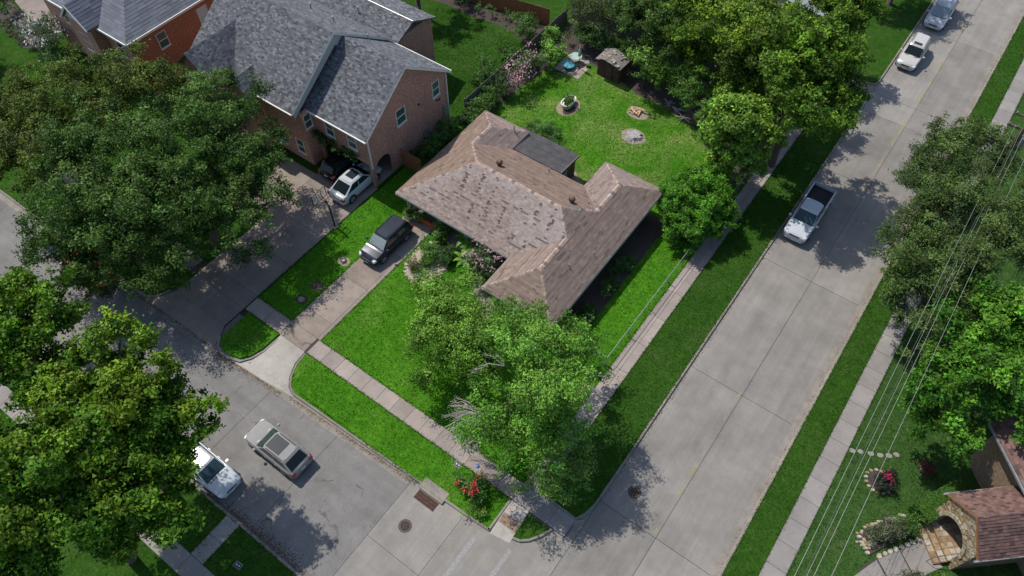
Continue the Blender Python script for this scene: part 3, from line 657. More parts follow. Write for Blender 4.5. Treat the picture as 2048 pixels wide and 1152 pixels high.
def cross(xc, half, ytop, ztop, y_out):     # a cross gable: ridge runs from the main slope out to y_out
    zb_ = ztop - half * .95; yv = my0 + (zb_ - me_) / ms; pk = (xc, ytop, ztop)
    return [[(xc + half, y_out, zb_), (xc + half, yv, zb_), pk, (xc, y_out, ztop)], [(xc - half, yv, zb_), (xc - half, y_out, zb_), (xc, y_out, ztop), pk]]
cg = cross(-48.6, 2.3, 28.9, me_ + ms * (28.9 - my0), 23.6) + cross(-44.9, 1.3, 26.95, me_ + ms * (26.95 - my0), 24.6)
dk, sh = MB(), MB()
for poly in wing + [main_f, main_b] + rear + cg:
    deck(dk, poly, .14); roof_plane(sh, poly, ncol, .145, (.14, .36), .02)
nroof = dk.build('roof', 'shingle_nbr', NB, cols=True); stuff(sh.build('shingles', 'shingle_nbr', nroof, cols=True))
for xc, half, yo, zt in ((-48.6, 2.3, 23.9, me_ + ms * (28.9 - my0)), (-44.9, 1.3, 24.85, me_ + ms * (26.95 - my0))):
    zb_ = zt - half * .95
    MB().add([(xc - half + .15, yo, 0), (xc + half - .15, yo, 0), (xc + half - .15, yo, zb_), (xc, yo, zt - .15), (xc - half + .15, yo, zb_), (xc - half + .15, 26, 0), (xc + half - .15, 26, 0), (xc + half - .15, 26, zb_), (xc, 26, zt - .15), (xc - half + .15, 26, zb_)], [(0, 1, 2, 3, 4), (1, 6, 7, 2), (5, 0, 4, 9)]).build('gable_wall', 'brick_nbr', NB)
# raised siding where the main roof stands above the wing, rake boards, gutters, downspouts
MB().add([(MX1 - .12, my0 + .2, me_ + .02), (MX1 - .12, myr, mz - .06), (MX1 - .12, my1 - .2, me_ + .02), (MX1 - .12, my0 + .2, me_ - .75), (MX1 - .12, myr, mz - 1.2), (MX1 - .12, my1 - .2, me_ - .75)], [(3, 0, 1, 4), (4, 1, 2, 5)]).build('siding', 'grey_siding', NB)
def board(p, q, h, t, mat, par, name='rake_board'):
    p, q = Vector(p), Vector(q); d = (q - p); n = Vector((d.y, -d.x, 0))
    n = (n.normalized() if n.length > 1e-6 else Vector((1, 0, 0))) * t; z = Vector((0, 0, h))
    vs = [p - z, q - z, q - z + n, p - z + n, p, q, q + n, p + n]
    MB().add(vs, [(3, 2, 1, 0), (4, 5, 6, 7), (0, 1, 5, 4), (1, 2, 6, 5), (2, 3, 7, 6), (3, 0, 4, 7)]).build(name, mat, par)
for p, q in (((GX + .3, gy0 - .3, 5.53), (GX + .3, gyr, gp - .02)), ((GX + .3, gyr, gp - .02), (GX + .3, gy1 + .1, 5.58)), ((MX1, my0, me_ - .02), (MX1, myr, mz - .02)), ((MX1, myr, mz - .02), (MX1, my1, me_ - .02))): board(p, q, .17, .035, 'white_trim', NB)
MB().box(-39.3, GX + .3, gy0 - .42, gy0 - .31, 5.42, 5.54).build('gutter', 'white_trim', NB); MB().box(-39.3, GX + .3, gy1 + .11, gy1 + .22, 5.46, 5.58).build('gutter', 'white_trim', NB)
MB().box(MX0, MX1, my0 - .12, my0 - .01, me_ - .14, me_ - .02).build('gutter', 'white_trim', NB)
for x, y in ((GX + .06, gy0 + .05), (GX + .06, gy1 - .3)): MB().box(x - .04, x + .04, y - .05, y + .05, 2.3 if y < 30 else .2, 5.5).build('downspout', 'white_trim', NB)
MB().tube([(-39, 39.3, 6.53), (-50, 39.3, 6.53)], .05, 5).build('ridge_trim', 'gutter_metal', NB)
for x, y in ((-45.6, 34.2), (-42.4, 33.7), (-40.3, 33.9), (-39.2, 34.2), (-44.2, 38.0)):
    z = (gp - (y - gyr) * .71) if x > -41 else (mz - (y - myr) * .69)
    if y > 37: z = 6.0
    MB().lathe([(.09, -.25), (.09, .03), (.055, .06), (.055, .55), (.03, .56)], (x, y, z), 10).build('vent_pipe', 'galv', nroof)
for y, z0, z1, w in ((35.9, 1.4, 2.5, .55), (33.2, 1.0, 1.9, .35), (34.0, .5, 1.1, .25)):
    MB().box(GX, GX + .18, y, y + w, z0, z1).build('meter_box', 'galv', NB, bevel=.02)
for y, z in ((33.0, 4.6), (35.2, 3.5), (35.5, 3.4)): MB().box(GX, GX + .1, y, y + .14, z, z + .14).build('wall_vent', 'black_plastic', NB)
# second neighbour, top left
H2 = thing('brick_house', 'brown brick house with smooth blue-grey hip roof at the far left corner', 'house')
m = MB(); wall_y(m, -57.4, -57.15, 23.6, 40, 0, 6, [(30.5, 31.6, 3.7, 5.2), (26, 27, 3.7, 5.2)]); m.build('wall', 'brick_rust', H2)
window(H2, 'y', -57.15, 30.5, 31.6, 3.7, 5.2, 1, 'glass_painted_sky'); window(H2, 'y', -57.15, 26, 27, 3.7, 5.2, 1, 'glass_green')
m = MB(); wall_x(m, -70, -57.4, 23.6, 23.85, 0, 6, [(-59.6, -58.6, 3.6, 5.2), (-67.5, -66.2, 3.6, 5.2)]); m.box(-70.2, -70, 23.6, 40, 0, 6).box(-64.3, -61.0, 22.6, 23.59, 0, 6.2).box(-70, -57.4, 39.8, 40, 0, 6); m.build('wall', 'brick_nbr', H2)
for a, b in ((-59.6, -58.6), (-67.5, -66.2)): window(H2, 'x', 23.6, a, b, 3.6, 5.2, -1, 'glass')
window(H2, 'x', 22.6, -63.3, -62.0, 3.2, 5.0, -1, 'glass')
def h2c(a, b, k, t): g = random.uniform(.115, .165); return (g * .93, g, g * 1.16)
e6 = 6.0; hx0, hx1, hy0, hy1 = -70.5, -56.9, 23.2, 40.3; hh = (hx1 - hx0) / 2; hz = e6 + hh * .62; hxm = (hx0 + hx1) / 2
T0, T1 = (hxm, hy0 + hh, hz), (hxm, hy1 - hh, hz)
P2 = [[(hx0, hy0, e6), (hx1, hy0, e6), T0], [(hx1, hy0, e6), (hx1, hy1, e6), T1, T0], [(hx1, hy1, e6), (hx0, hy1, e6), T1], [(hx0, hy1, e6), (hx0, hy0, e6), T0, T1]]
bz = 6.2 + 1.85 * .95
P2 += [[(-60.8, 22.3, 6.2), (-60.8, 23.8, 6.2), (-62.65, 26.0, bz), (-62.65, 22.3, bz)], [(-64.5, 23.8, 6.2), (-64.5, 22.3, 6.2), (-62.65, 22.3, bz), (-62.65, 26.0, bz)]]
dk, sh = MB(), MB()
for p in P2: deck(dk, p, .14); roof_plane(sh, p, h2c, .3, (.6, 1.1), .018)
r2 = dk.build('roof', 'shingle_nbr', H2, cols=True); stuff(sh.build('shingles', 'shingle_nbr', r2, cols=True))
MB().add([(-64.4, 22.59, 6.2), (-60.9, 22.59, 6.2), (-62.65, 22.59, bz - .1)], [(0, 1, 2)]).build('gable_wall', 'white_trim', H2)
for p, q in (((hx1, hy0, e6), (hx1, hy1, e6)), ((hx0, hy0, e6), (hx1, hy0, e6)), ((-64.5, 22.3, 6.2), (-62.65, 22.3, bz)), ((-62.65, 22.3, bz), (-60.8, 22.3, 6.2))): board(p, q, .2, .1, 'white_trim', H2, 'gutter')
# neighbour wooden gate fence between the houses
def board_fence(name, label, p, q, h, mat, bw=.145, rail=True, post=2.4):
    t = thing(name, label, 'fence', (p[0], p[1], .1), math.atan2(q[1] - p[1], q[0] - p[0])); L = math.dist(p, q); n = int(L / bw)
    m = MB()
    for i in range(n): m.box(i * bw + .004, (i + 1) * bw - .004, -.012 + jit(.004), .012, 0, h + jit(.015))
    stuff(m.build('boards', mat, t))
    for k in range(int(L / post) + 1): MB().box(k * post - .05, k * post + .05, .014, .11, 0, h + .05).build('post', mat, t)
    for z in (.35, h - .3): MB().box(0, L, .0145, .055, z, z + .09).build('rail', mat, t)
    return t
board_fence('wooden_fence', 'short orange-brown wooden fence between brick neighbour and lot house', (-33.35, 30.3), (-31.3, 30.4), 1.75, 'wood_orange')
board_fence('wooden_fence', 'orange-brown wooden fence behind the round shrubs of the neighbour lawn', (-48, 50.9), (-34.0, 53.3), 1.8, 'wood_orange')
board_fence('wooden_fence', 'grey weathered board fence along the left side of the back yard', (-33.05, 38.5), (-33.1, 55), 1.5, 'wood_grey')
board_fence('wooden_fence', 'grey weathered board fence along the rear of the back yard', (-33, 55.6), (-9.2, 55.9), 1.6, 'wood_grey')

# ------------------------------------------------------------------ corner house bottom right
EH = thing('stone_house', 'brown tiled house with cream stone arched porch at the lower right corner', 'house', (0, 0, 0))
th = R(-48); U = Vector((math.cos(th), math.sin(th), 0)); V = Vector((-U.y, U.x, 0)); PC = Vector((13.07, 25.38, 0))
def ep(u, v, z): return PC + U * u + V * v + Vector((0, 0, z))
def emb(fn):
    m = MB(); fn(m); m.v = [tuple(ep(*p)) for p in m.v]; return m
HWd, zE, zP = 1.62, 3.45, 4.85
def ec(a, b, k, t):
    g = random.uniform(.75, 1.2); return (.155 * g, .092 * g, .078 * g) if random.random() < .8 else (.10 * g, .06 * g, .055 * g)
sl = (zP - zE) / HWd
pr = [[ep(-HWd - .3, -.03, zE - .3 * sl), ep(-HWd - .3, 6.5, zE - .3 * sl), ep(0, 6.5, zP), ep(0, -.03, zP)][::-1], [ep(HWd + .3, 6.5, zE - .3 * sl), ep(HWd + .3, -.03, zE - .3 * sl), ep(0, -.03, zP), ep(0, 6.5, zP)][::-1],
      [ep(-5.4, 3.6, 4.4), ep(9, 3.6, 4.4), ep(9, 8.6, 7.6), ep(-5.4, 8.6, 7.6)], [ep(9, 13.6, 4.4), ep(-5.4, 13.6, 4.4), ep(-5.4, 8.6, 7.6), ep(9, 8.6, 7.6)],
      [ep(2.2, -1.2, 3.6), ep(5.4, -1.2, 3.6), ep(5.4, 4.4, 4.4 + 0), ep(2.2, 4.4, 4.4)]]
dk, sh = MB(), MB()
for p in pr[:4]: deck(dk, p, .12); roof_plane(sh, p, ec, .19, (.24, .34), .03)
er = dk.build('roof', 'tile_east', EH, cols=True); stuff(sh.build('roof_tiles', 'tile_east', er, cols=True))
for a, b in (((-HWd - .3, -.07, zE - .3 * sl), (0, -.07, zP)), ((0, -.07, zP), (HWd + .3, -.07, zE - .3 * sl))): board(ep(*a), ep(*b), .14, .05, 'wood_orange', EH)
for a, b in (((-HWd - .34, -.3, zE - .3 * sl + .03), (-HWd - .34, 4.4, zE - .3 * sl + .03)), ((HWd + .34, 4.4, zE - .3 * sl + .03), (HWd + .34, -.3, zE - .3 * sl + .03)), ((-5.4, 3.56, 4.42), (9, 3.56, 4.42))): board(ep(*a), ep(*b), .13, .1, 'gutter_metal', EH, 'gutter')
def f(m): m.box(-5.0, 9, 4.1, 4.4, 0, 4.4); m.box(-5.0, -4.7, 4.4, 13.2, 0, 4.4); m.add([(-4.85, 4.2, 4.4), (-4.85, 13, 4.4), (-4.85, 8.6, 7.4)], [(0, 1, 2), (2, 1, 0)]); m.box(HWd - .25, HWd - .02, .4, 4.9, 0, zE); m.box(-HWd + .02, -HWd + .25, .4, 4.9, 0, zE)
ew = emb(f).build('wall', 'brick_east', EH)
# porch front: every stone of the arch and spandrel is a piece
def f(m):   # solid core with the arch cut out
    n = 14; r = 1.12; zs = 1.45; pts = [(-r * math.cos(math.pi * i / n), zs + r * 1.25 * math.sin(math.pi * i / n)) for i in range(n + 1)]
    top = lambda u: zE + (HWd - abs(u)) * sl - .08
    for (a, za), (b, zb2) in zip(pts, pts[1:]):
        m.add([(a, .04, za), (b, .04, zb2), (b, .04, top(b)), (a, .04, top(a)), (a, .4, za), (b, .4, zb2), (b, .4, top(b)), (a, .4, top(a))], [(0, 1, 2, 3), (5, 4, 7, 6), (1, 0, 4, 5)])
    for s in (-1, 1):
        m.add([(s * r, .04, 0), (s * HWd, .04, 0), (s * HWd, .04, top(HWd)), (s * r, .04, top(r)), (s * r, .4, 0), (s * HWd, .4, 0), (s * HWd, .4, top(HWd)), (s * r, .4, top(r))], [(0, 1, 2, 3), (3, 2, 1, 0), (4, 5, 6, 7), (7, 6, 5, 4), (0, 4, 7, 3), (3, 7, 4, 0), (1, 2, 6, 5), (5, 6, 2, 1)])
pf = emb(f).build('porch_front', 'stone_cream', EH)
def inside(u, z):
    if abs(u) > HWd - .04 or z > zE + (HWd - abs(u)) * sl - .16: return False
    return not (abs(u) < 1.14 and (z < 1.45 or (u / 1.30) ** 2 + ((z - 1.45) / 1.58) ** 2 < 1))
z = .05
while z < 4.8:
    h = random.uniform(.14, .24); u = -HWd - random.random() * .2
    while u < HWd:
        w = random.uniform(.22, .55); uu0, uu1 = max(u, -HWd), min(u + w, HWd)
        if inside((uu0 + uu1) / 2, z + h / 2) and inside(uu0 + .05, z + h / 2) and inside(uu1 - .05, z + h / 2) and uu1 - uu0 > .1:
            e = random.uniform(.015, .055)
            def f(m): m.box(uu0 + .008, uu1 - .008, .04 - e, .05, z + .008, z + h - .008)
            emb(f).build('stone', random.choice(('stone_tan', 'stone_cream', 'stone_cream', 'stone_brown', 'stone_tan')), pf, bevel=.012)
        u += w
    z += h
for i in range(15):     # voussoirs round the arch
    a = math.pi * (i + .5) / 15; c, s_ = math.cos(a), math.sin(a)
    def f(m):
        mt = Matrix.Translation((-1.24 * c, 0, 1.45 + 1.52 * s_)) @ Matrix.Rotation(a - math.pi / 2, 4, 'Y')
        m.box(-.125, .125, -.06, .05, -.13, .13, mt)
    emb(f).build('arch_stone', random.choice(('stone_cream', 'stone_tan', 'stone_cream')), pf, bevel=.015)
# porch steps with separate flagstones
def f(m):
    for k in range(4): m.box(-1.2, 1.2, -1.25 + k * .36, 1.2 if k == 3 else -1.25 + (k + 1) * .36, 0, .13 + k * .15)
    m.box(-1.3, 1.3, .55, 4.9, 0, .60)
st = emb(f).build('porch_step', 'stone_brown', EH)
for k in range(4):
    for j in range(7):
        u0 = -1.18 + j * .337 + jit(.03)
        for q in range(1 if k < 3 else 4):
            v0 = -1.24 + k * .36 + q * .36
            def f(m): m.box(u0, u0 + .31, v0, v0 + .335, .131 + k * .15, .15 + k * .15 + jit(.004))
            emb(f).build('flagstone', random.choice(('stone_cream', 'stone_tan', 'stone_pale', 'stone_tan', 'stone_brown')), st, bevel=.008)
def f(m): m.tube([(1.0, -1.2, .1), (1.0, -1.2, 1.0), (1.05, .1, 1.5)], .02, 5)
emb(f).build('handrail', 'dark_trim', EH)
# paved walk from the porch
wk = struct(MB().prism([(12.5, 25.2), (13.75, 24.1), (11.4, 20.2), (9.8, 21.2), (10.4, 22.3)], 0, .122).build('garden_path', 'dark_bed'))
for pts in ([(12.5, 25.2), (13.75, 24.1), (12.7, 22.5), (11.4, 23.6)], [(11.35, 23.55), (12.65, 22.42), (11.9, 21.2), (10.5, 22.3)], [(10.45, 22.2), (11.85, 21.1), (11.0, 19.5), (9.7, 20.5)]):
    MB().prism(pts, .1225, .15).build('slab', 'walk_grey', wk)
p0 = Vector((10.5, 22.35)); p1 = Vector((12.5, 25.3))
for i in range(9):
    q = p0.lerp(p1, (i + .5) / 9); MB().prism([(q.x + .16 * math.cos(t) * random.uniform(.8, 1.2) - .1, q.y + .19 * math.sin(t) * random.uniform(.8, 1.2)) for t in [k * math.pi / 4 for k in range(8)]], .1, .2, inset=.15).build('edge_stone', random.choice(('stone_pale', 'stone_cream')), wk)

# ------------------------------------------------------------------ vehicles (x forward, z up)
def wheel_parts(root, x, y, r, w, rimmat='alloy'):
    s = 1 if y > 0 else -1
    wh = bpy.data.objects.new('wheel', None); COL.objects.link(wh); wh.parent = root; wh.location = (x, y, r)
    MB().lathe([(r * .62, -w / 2), (r * .93, -w / 2), (r, -w / 2 + .03), (r, w / 2 - .03), (r * .93, w / 2), (r * .62, w / 2)], (0, 0, 0), 24, 'y').build('tyre', 'rubber', wh)
    m = MB().lathe([(r * .1, 0), (r * .64, 0), (r * .64, .02), (r * .1, .02)], (0, s * (w / 2 - .05), 0), 20, 'y')
    for k in range(5):
        a = 2 * math.pi * k / 5
        m.box(-.035, .035, s * (w / 2 - .012) - .02, s * (w / 2 - .012) + .02, 0, r * .62, Matrix.Rotation(a, 4, 'Y'))
    m.lathe([(r * .56, 0), (r * .65, 0), (r * .65, .03), (r * .56, .03)], (0, s * (w / 2 - .012) - .015, 0), 20, 'y').build('rim', rimmat, wh)
def vehicle(name, label, cat, loc, rz, col, L, W, Hh, belt=.98, hood=.95, hood_l=1.25, deck_l=.0, deck_z=None, ws=.75, rw=.35, roof_in=.16, wb=None, wr=.345, sunroof=None, rails=False, pickup=False, pm=(.25, .3), glassm='glass', rearm='glass', lower=None, group=None):
    g = thing(name, label, cat, (loc[0], loc[1], loc[2] if len(loc) > 2 else 0), rz, group)
    pmname = paint('paint_%d_%d_%d' % tuple(int(c * 255) for c in col) + '_%d' % int(pm[0] * 100 + pm[1] * 1000), col, *pm).name
    wb = wb or L * .58; h = L / 2; w = W / 2; dz = deck_z or belt
    xw = h - hood_l                                   # base of windscreen
    xr = -h + deck_l                                  # base of rear window
    st_ = [(-h, .70, .44, dz * .78), (-h + .04, .84, .32, dz * .90), (-h + .14, .93, .27, dz * .985), (-h + .28, .98, .26, dz), (-h + .5, 1, .24, dz + .01), (-wb / 2 - .1, 1, .23, max(dz, belt - .01) if not pickup else dz), (xr + .25 if deck_l else -.4, 1, .22, belt if not pickup else dz), (0, 1, .21, belt), (xw - .15, 1, .21, belt), (xw + .15, .995, .22, hood + .05), (wb / 2 + .05, .985, .23, hood), (h - .42, .945, .25, hood - .06), (h - .20, .87, .27, hood - .14), (h - .07, .75, .30, hood - .22), (h - .01, .60, .36, hood - .30), (h, .52, .42, hood - .36)]
    st_.sort(); vs = []; nr = 12
    for x, fw, zb_, zt in st_:
        ww = w * fw; zs = zb_ + (zt - zb_) * .62
        half = [(0, zb_), (ww * .86, zb_), (ww * .97, zb_ + .10), (ww, zs - .06), (ww * .985, zs + (zt - zs) * .55), (ww * .90, zt - .015), (0, zt + .025)]
        vs += [(x, y, z) for y, z in half] + [(x, -y, z) for y, z in half[-2:0:-1]]
    fs = [(i * nr + k, i * nr + (k + 1) % nr, (i + 1) * nr + (k + 1) % nr, (i + 1) * nr + k) for i in range(len(st_) - 1) for k in range(nr)]
    fs = [f[::-1] for f in fs] + [tuple(range(nr)), tuple(range((len(st_) - 1) * nr, len(st_) * nr))[::-1]]
    fs = [f[::-1] for f in fs]
    bm_ = MB().add(vs, fs); body = bm_.build('body', pmname, g, smooth=True)
    body.data.set_sharp_from_angle(angle=R(40))
    # greenhouse shell
    rz0 = Hh - .06; xr_top = (xr + rw) ; xw_top = xw - ws; cab_r = xr
    if pickup: cab_r = -.55; xr_top = cab_r + .12
    b0 = [(xw, w * .55), (xw - .18, w * .86), (cab_r + .12, w * .88), (cab_r, w * .60)]
    t0 = [(xw_top, w * .50), (xw_top - .14, w * .72), (xr_top + .10, w * .72), (xr_top, w * .52)]
    ringb = b0 + [(x, -y) for x, y in b0[::-1]]; ringt = t0 + [(x, -y) for x, y in t0[::-1]]
    ringu = [(x * .93 + (xw_top + xr_top) * .035, y * .80) for x, y in ringt]
    zb_ = belt - .02
    vs = [(x, y, zb_) for x, y in ringb] + [(x, y, rz0 - .02) for x, y in ringt] + [(x, y, rz0 + .055) for x, y in ringu]
    fs = [(i, (i + 1) % 8, 8 + (i + 1) % 8, 8 + i) for i in range(8)] + [(8 + i, 8 + (i + 1) % 8, 16 + (i + 1) % 8, 16 + i) for i in range(8)] + [tuple(range(16, 24))]
    cab = MB().add(vs, [f[::-1] for f in fs]).build('cabin', pmname, g, smooth=True); cab.data.set_sharp_from_angle(angle=R(28))
    def patch(i, u0, u1, v0, v1, nm, mt, par=g, off=.008, j=None):
        a, b = Vector(vs[i]), Vector(vs[(i + 1) % 8 if j is None else j]); c, d = Vector(vs[8 + ((i + 1) % 8 if j is None else j)]), Vector(vs[8 + i])
        n = (b - a).cross(d - a).normalized()
        if n.dot((a + c) / 2 - Vector(((xw + cab_r) / 2, 0, zb_))) < 0: n = -n
        P = lambda u, v: a.lerp(b, u).lerp(d.lerp(c, u), v) + n * off
        q = [P(u0, v0), P(u1, v0), P(u1, v1), P(u0, v1)]; q2 = [p - n * (off + .01) for p in q]
        return MB().add(q + q2, [(0, 1, 2, 3), (3, 2, 1, 0), (0, 4, 5, 1), (1, 5, 6, 2), (2, 6, 7, 3), (3, 7, 4, 0)]).build(nm, mt, par)
    patch(7, -.22, 1.22, .06, .95, 'windscreen', glassm)
    patch(3, -.12, 1.12, .12, .90, 'rear_window', rearm)
    for i in (1, 5):
        e = (.04, .46, .50, .94) if i == 1 else (.06, .50, .54, .96)
        if pickup: e = (.06, .60, .66, .94) if i == 1 else (.06, .34, .40, .94)
        patch(i, e[0], e[1], .08, .90, 'side_window', 'glass'); patch(i, e[2], e[3], .08, .90, 'side_window', 'glass')
    rt = rz0 + .057
    if sunroof:
        x1, x0, ww = sunroof; MB().box(x0, x1, -ww, ww, rt - .012, rt + .010, tap=.01).build('sunroof', 'glass', g)
    if rails:
        for s in (-1, 1): MB().tube([(xw_top - .25, s * w * .66, rt - .05), (xw_top - .4, s * w * .66, rt + .035), (xr_top + .35, s * w * .66, rt + .035), (xr_top + .2, s * w * .66, rt - .05)], .02, 5).build('roof_rail', 'dark_trim' if col[0] < .5 else 'alloy', g)
    # lights, grille, plates, bumpers, mirrors, handles
    for s in (-1, 1):
        MB().add([(h - .30, s * w * .93, hood - .14), (h - .10, s * w * .84, hood - .22), (h - .05, s * w * .56, hood - .25), (h - .22, s * w * .66, hood - .11), (h - .27, s * w * .95, hood - .27), (h - .07, s * w * .86, hood - .34), (h - .02, s * w * .56, hood - .36), (h - .22, s * w * .66, hood - .2)], [(0, 1, 2, 3), (3, 2, 1, 0), (0, 4, 5, 1), (1, 5, 4, 0), (1, 5, 6, 2), (2, 6, 5, 1)]).build('headlight', 'lamp_glass', g)
        tz = dz * .92 if not pickup else dz * .9
        MB().add([(-h + .20, s * w * .99, tz), (-h + .02, s * w * .91, tz - .02), (-h - .005, s * w * .62, tz - .03), (-h + .18, s * w * .995, tz - .22), (-h + .0, s * w * .92, tz - .24), (-h - .012, s * w * .62, tz - .16), (-h + .12, s * w * .7, tz + .03)], [(0, 3, 4, 1), (1, 4, 3, 0), (1, 4, 5, 2), (2, 5, 4, 1), (0, 1, 2, 6), (6, 2, 1, 0)]).build('taillight', 'tail_red', g)
        mr = MB().box(xw - .28, xw - .10, s * (w + .02), s * (w + .21), belt + .02, belt + .17) if s > 0 else MB().box(xw - .28, xw - .10, -(w + .21), -(w + .02), belt + .02, belt + .17)
        mr.build('mirror', pmname if col[0] > .3 or True else 'dark_trim', g, bevel=.03)
        for xx in (xw - .95, xw - 1.85):
            if xx > cab_r + .1: MB().box(xx - .1, xx + .1, s * w * .99 - .02, s * w * .99 + .02, belt - .2, belt - .165).build('door_handle', pmname, g)
        MB().box(-wb / 2 + .45, wb / 2 - .45, s * w * .985 - .02, s * w * .985 + .02, .24, .34).build('sill', 'dark_trim', g)
    MB().box(h - .03, h + .012, -w * .42, w * .42, hood - .36, hood - .22, tap=.0).build('grille', 'dark_trim', g, bevel=.02)
    MB().box(h - .10, h + .02, -w * .72, w * .72, .36, .50).build('bumper', pmname if lower is None else lower, g, bevel=.04); MB().box(-h - .03, -h + .10, -w * .84, w * .84, .42, .58).build('bumper', pmname if lower is None else lower, g, bevel=.04)
    MB().box(h + .02, h + .035, -.16, .16, .40, .50).build('licence_plate', 'plate', g); MB().box(-h - .035, -h - .01, -.16, .16, .62, .72).build('licence_plate', 'plate', g)
    MB().box(xw + .02, xw + .12, -w * .62, w * .62, belt - .005, belt + .022).build('wiper_cowl', 'dark_trim', g)
    for sx in (-1, 1):
        for sy in (-1, 1):
            ar = MB().lathe([(wr + .03, 0), (wr + .075, 0), (wr + .075, .03), (wr + .03, .03)], (sx * wb / 2, sy * w * .985 - .015, wr + .02), 24, 'y'); ar.build('wheel_arch', 'dark_trim', g)
            MB().lathe([(.02, 0), (wr + .045, 0), (wr + .045, .02), (.02, .02)], (sx * wb / 2, sy * w * .982 - .012, wr + .02), 24, 'y').build('wheel_well', 'rubber', g)
            wheel_parts(g, sx * wb / 2, sy * (w - .075), wr, .22)
    if pickup:
        x0, x1 = -h + .03, cab_r - .06; zt = 1.32
        for s in (-1, 1): MB().box(x0, x1, s * w * .90 - .06, s * w * .90 + .06, dz - .08, zt).build('bed_side', pmname, g, bevel=.025)
        MB().box(x0 - .02, x0 + .06, -w * .90 + .06, w * .90 - .06, dz - .08, zt).build('tailgate', pmname, g, bevel=.02)
        MB().box(x0 + .06, x1, -w * .90 + .062, w * .90 - .062, dz - .05, dz + .045).build('bed_floor', 'rubber', g)
        MB().box(x1 - .04, x1 + .02, -w * .90 + .06, w * .90 - .06, dz, zt + .12).build('headache_rack', 'black_plastic', g)
        for s in (-1, 1): MB().box(x0 + .06, x1 - .04, s * (w * .90 - .075) - .012, s * (w * .90 - .075) + .012, dz + .045, zt - .01).build('bed_liner', 'rubber', g)
    return g
D = math.pi / 2
vehicle('parked_suv', 'dark blue-grey compact SUV with glass sunroof parked on the lot driveway', 'suv', (-28.6, 22.95, .146), -D, (.022, .027, .038), 4.55, 1.82, 1.70, 1.02, 1.0, 1.2, .12, 1.02, .62, .32, wb=2.6, sunroof=(.30, -.35, .42), rails=True, pm=(.2, .16), glassm='glass_painted_sky', rearm='glass')
vehicle('parked_suv', 'silver SUV with panoramic sunroof driving on the front street', 'suv', (-23.05, 6.3), math.pi, (.25, .243, .236), 4.6, 1.86, 1.64, 1.0, .97, 1.25, .12, 1.0, .72, .62, wb=2.78, sunroof=(.22, -.95, .5), rails=True, pm=(0, .6, .04), glassm='glass_green')
vehicle('parked_car', 'white car half hidden under the leafy tree on the front street', 'car', (-25.6, 2.75), 0, (.46, .49, .51), 4.5, 1.82, 1.56, .98, .93, 1.2, .15, .98, .8, .45, wb=2.7, pm=(0, .22), glassm='glass_blue')
vehicle('parked_car', 'white crossover coupe parked before the brick carport with dark sunroof', 'car', (-34.72, 26.15, .15), D, (.44, .465, .48), 4.75, 1.88, 1.62, 1.02, .98, 1.2, .35, 1.05, .75, 1.0, wb=2.85, wr=.37, sunroof=(.28, -.6, .42), pm=(0, .22))
vehicle('parked_car', 'black car in the shade of the brick carport beside white crossover', 'car', (-37.1, 27.5, .15), D, (.008, .008, .010), 4.7, 1.85, 1.62, 1.0, .96, 1.2, .1, 1.0, .72, .4, wb=2.75, rails=True, pm=(.3, .2))
vehicle('pickup_truck', 'white pickup truck with open dark bed at the side street kerb', 'pickup', (-3.5, 44.65), -D, (.46, .485, .50), 5.9, 1.98, 1.90, 1.12, 1.14, 1.35, 0, 1.0, .72, .3, wb=3.6, wr=.40, pickup=True, pm=(0, .22), glassm='glass_blue')
vehicle('parked_suv', 'pearl white SUV parked on the side street ahead of the minivan', 'suv', (-3.5, 69.35), -D, (.43, .42, .40), 4.7, 1.86, 1.68, 1.02, .98, 1.28, .1, 1.02, .75, .4, wb=2.72, sunroof=(.18, -.25, .38), rails=True, pm=(0, .22))
vehicle('parked_minivan', 'white minivan at the top edge of the side street', 'minivan', (-3.4, 77.2), -D, (.45, .47, .485), 5.1, 1.95, 1.74, 1.02, .96, 1.15, .05, 1.02, .95, .25, wb=2.95, pm=(0, .22), glassm='glass_painted_sky')
vehicle('parked_car', 'bright red car at the kerb almost hidden beneath the street oaks', 'car', (-45.0, 7.8), math.pi, (.40, .012, .02), 4.4, 1.78, 1.46, .92, .9, 1.2, .6, .95, .75, .6, wb=2.6, pm=(.1, .3))

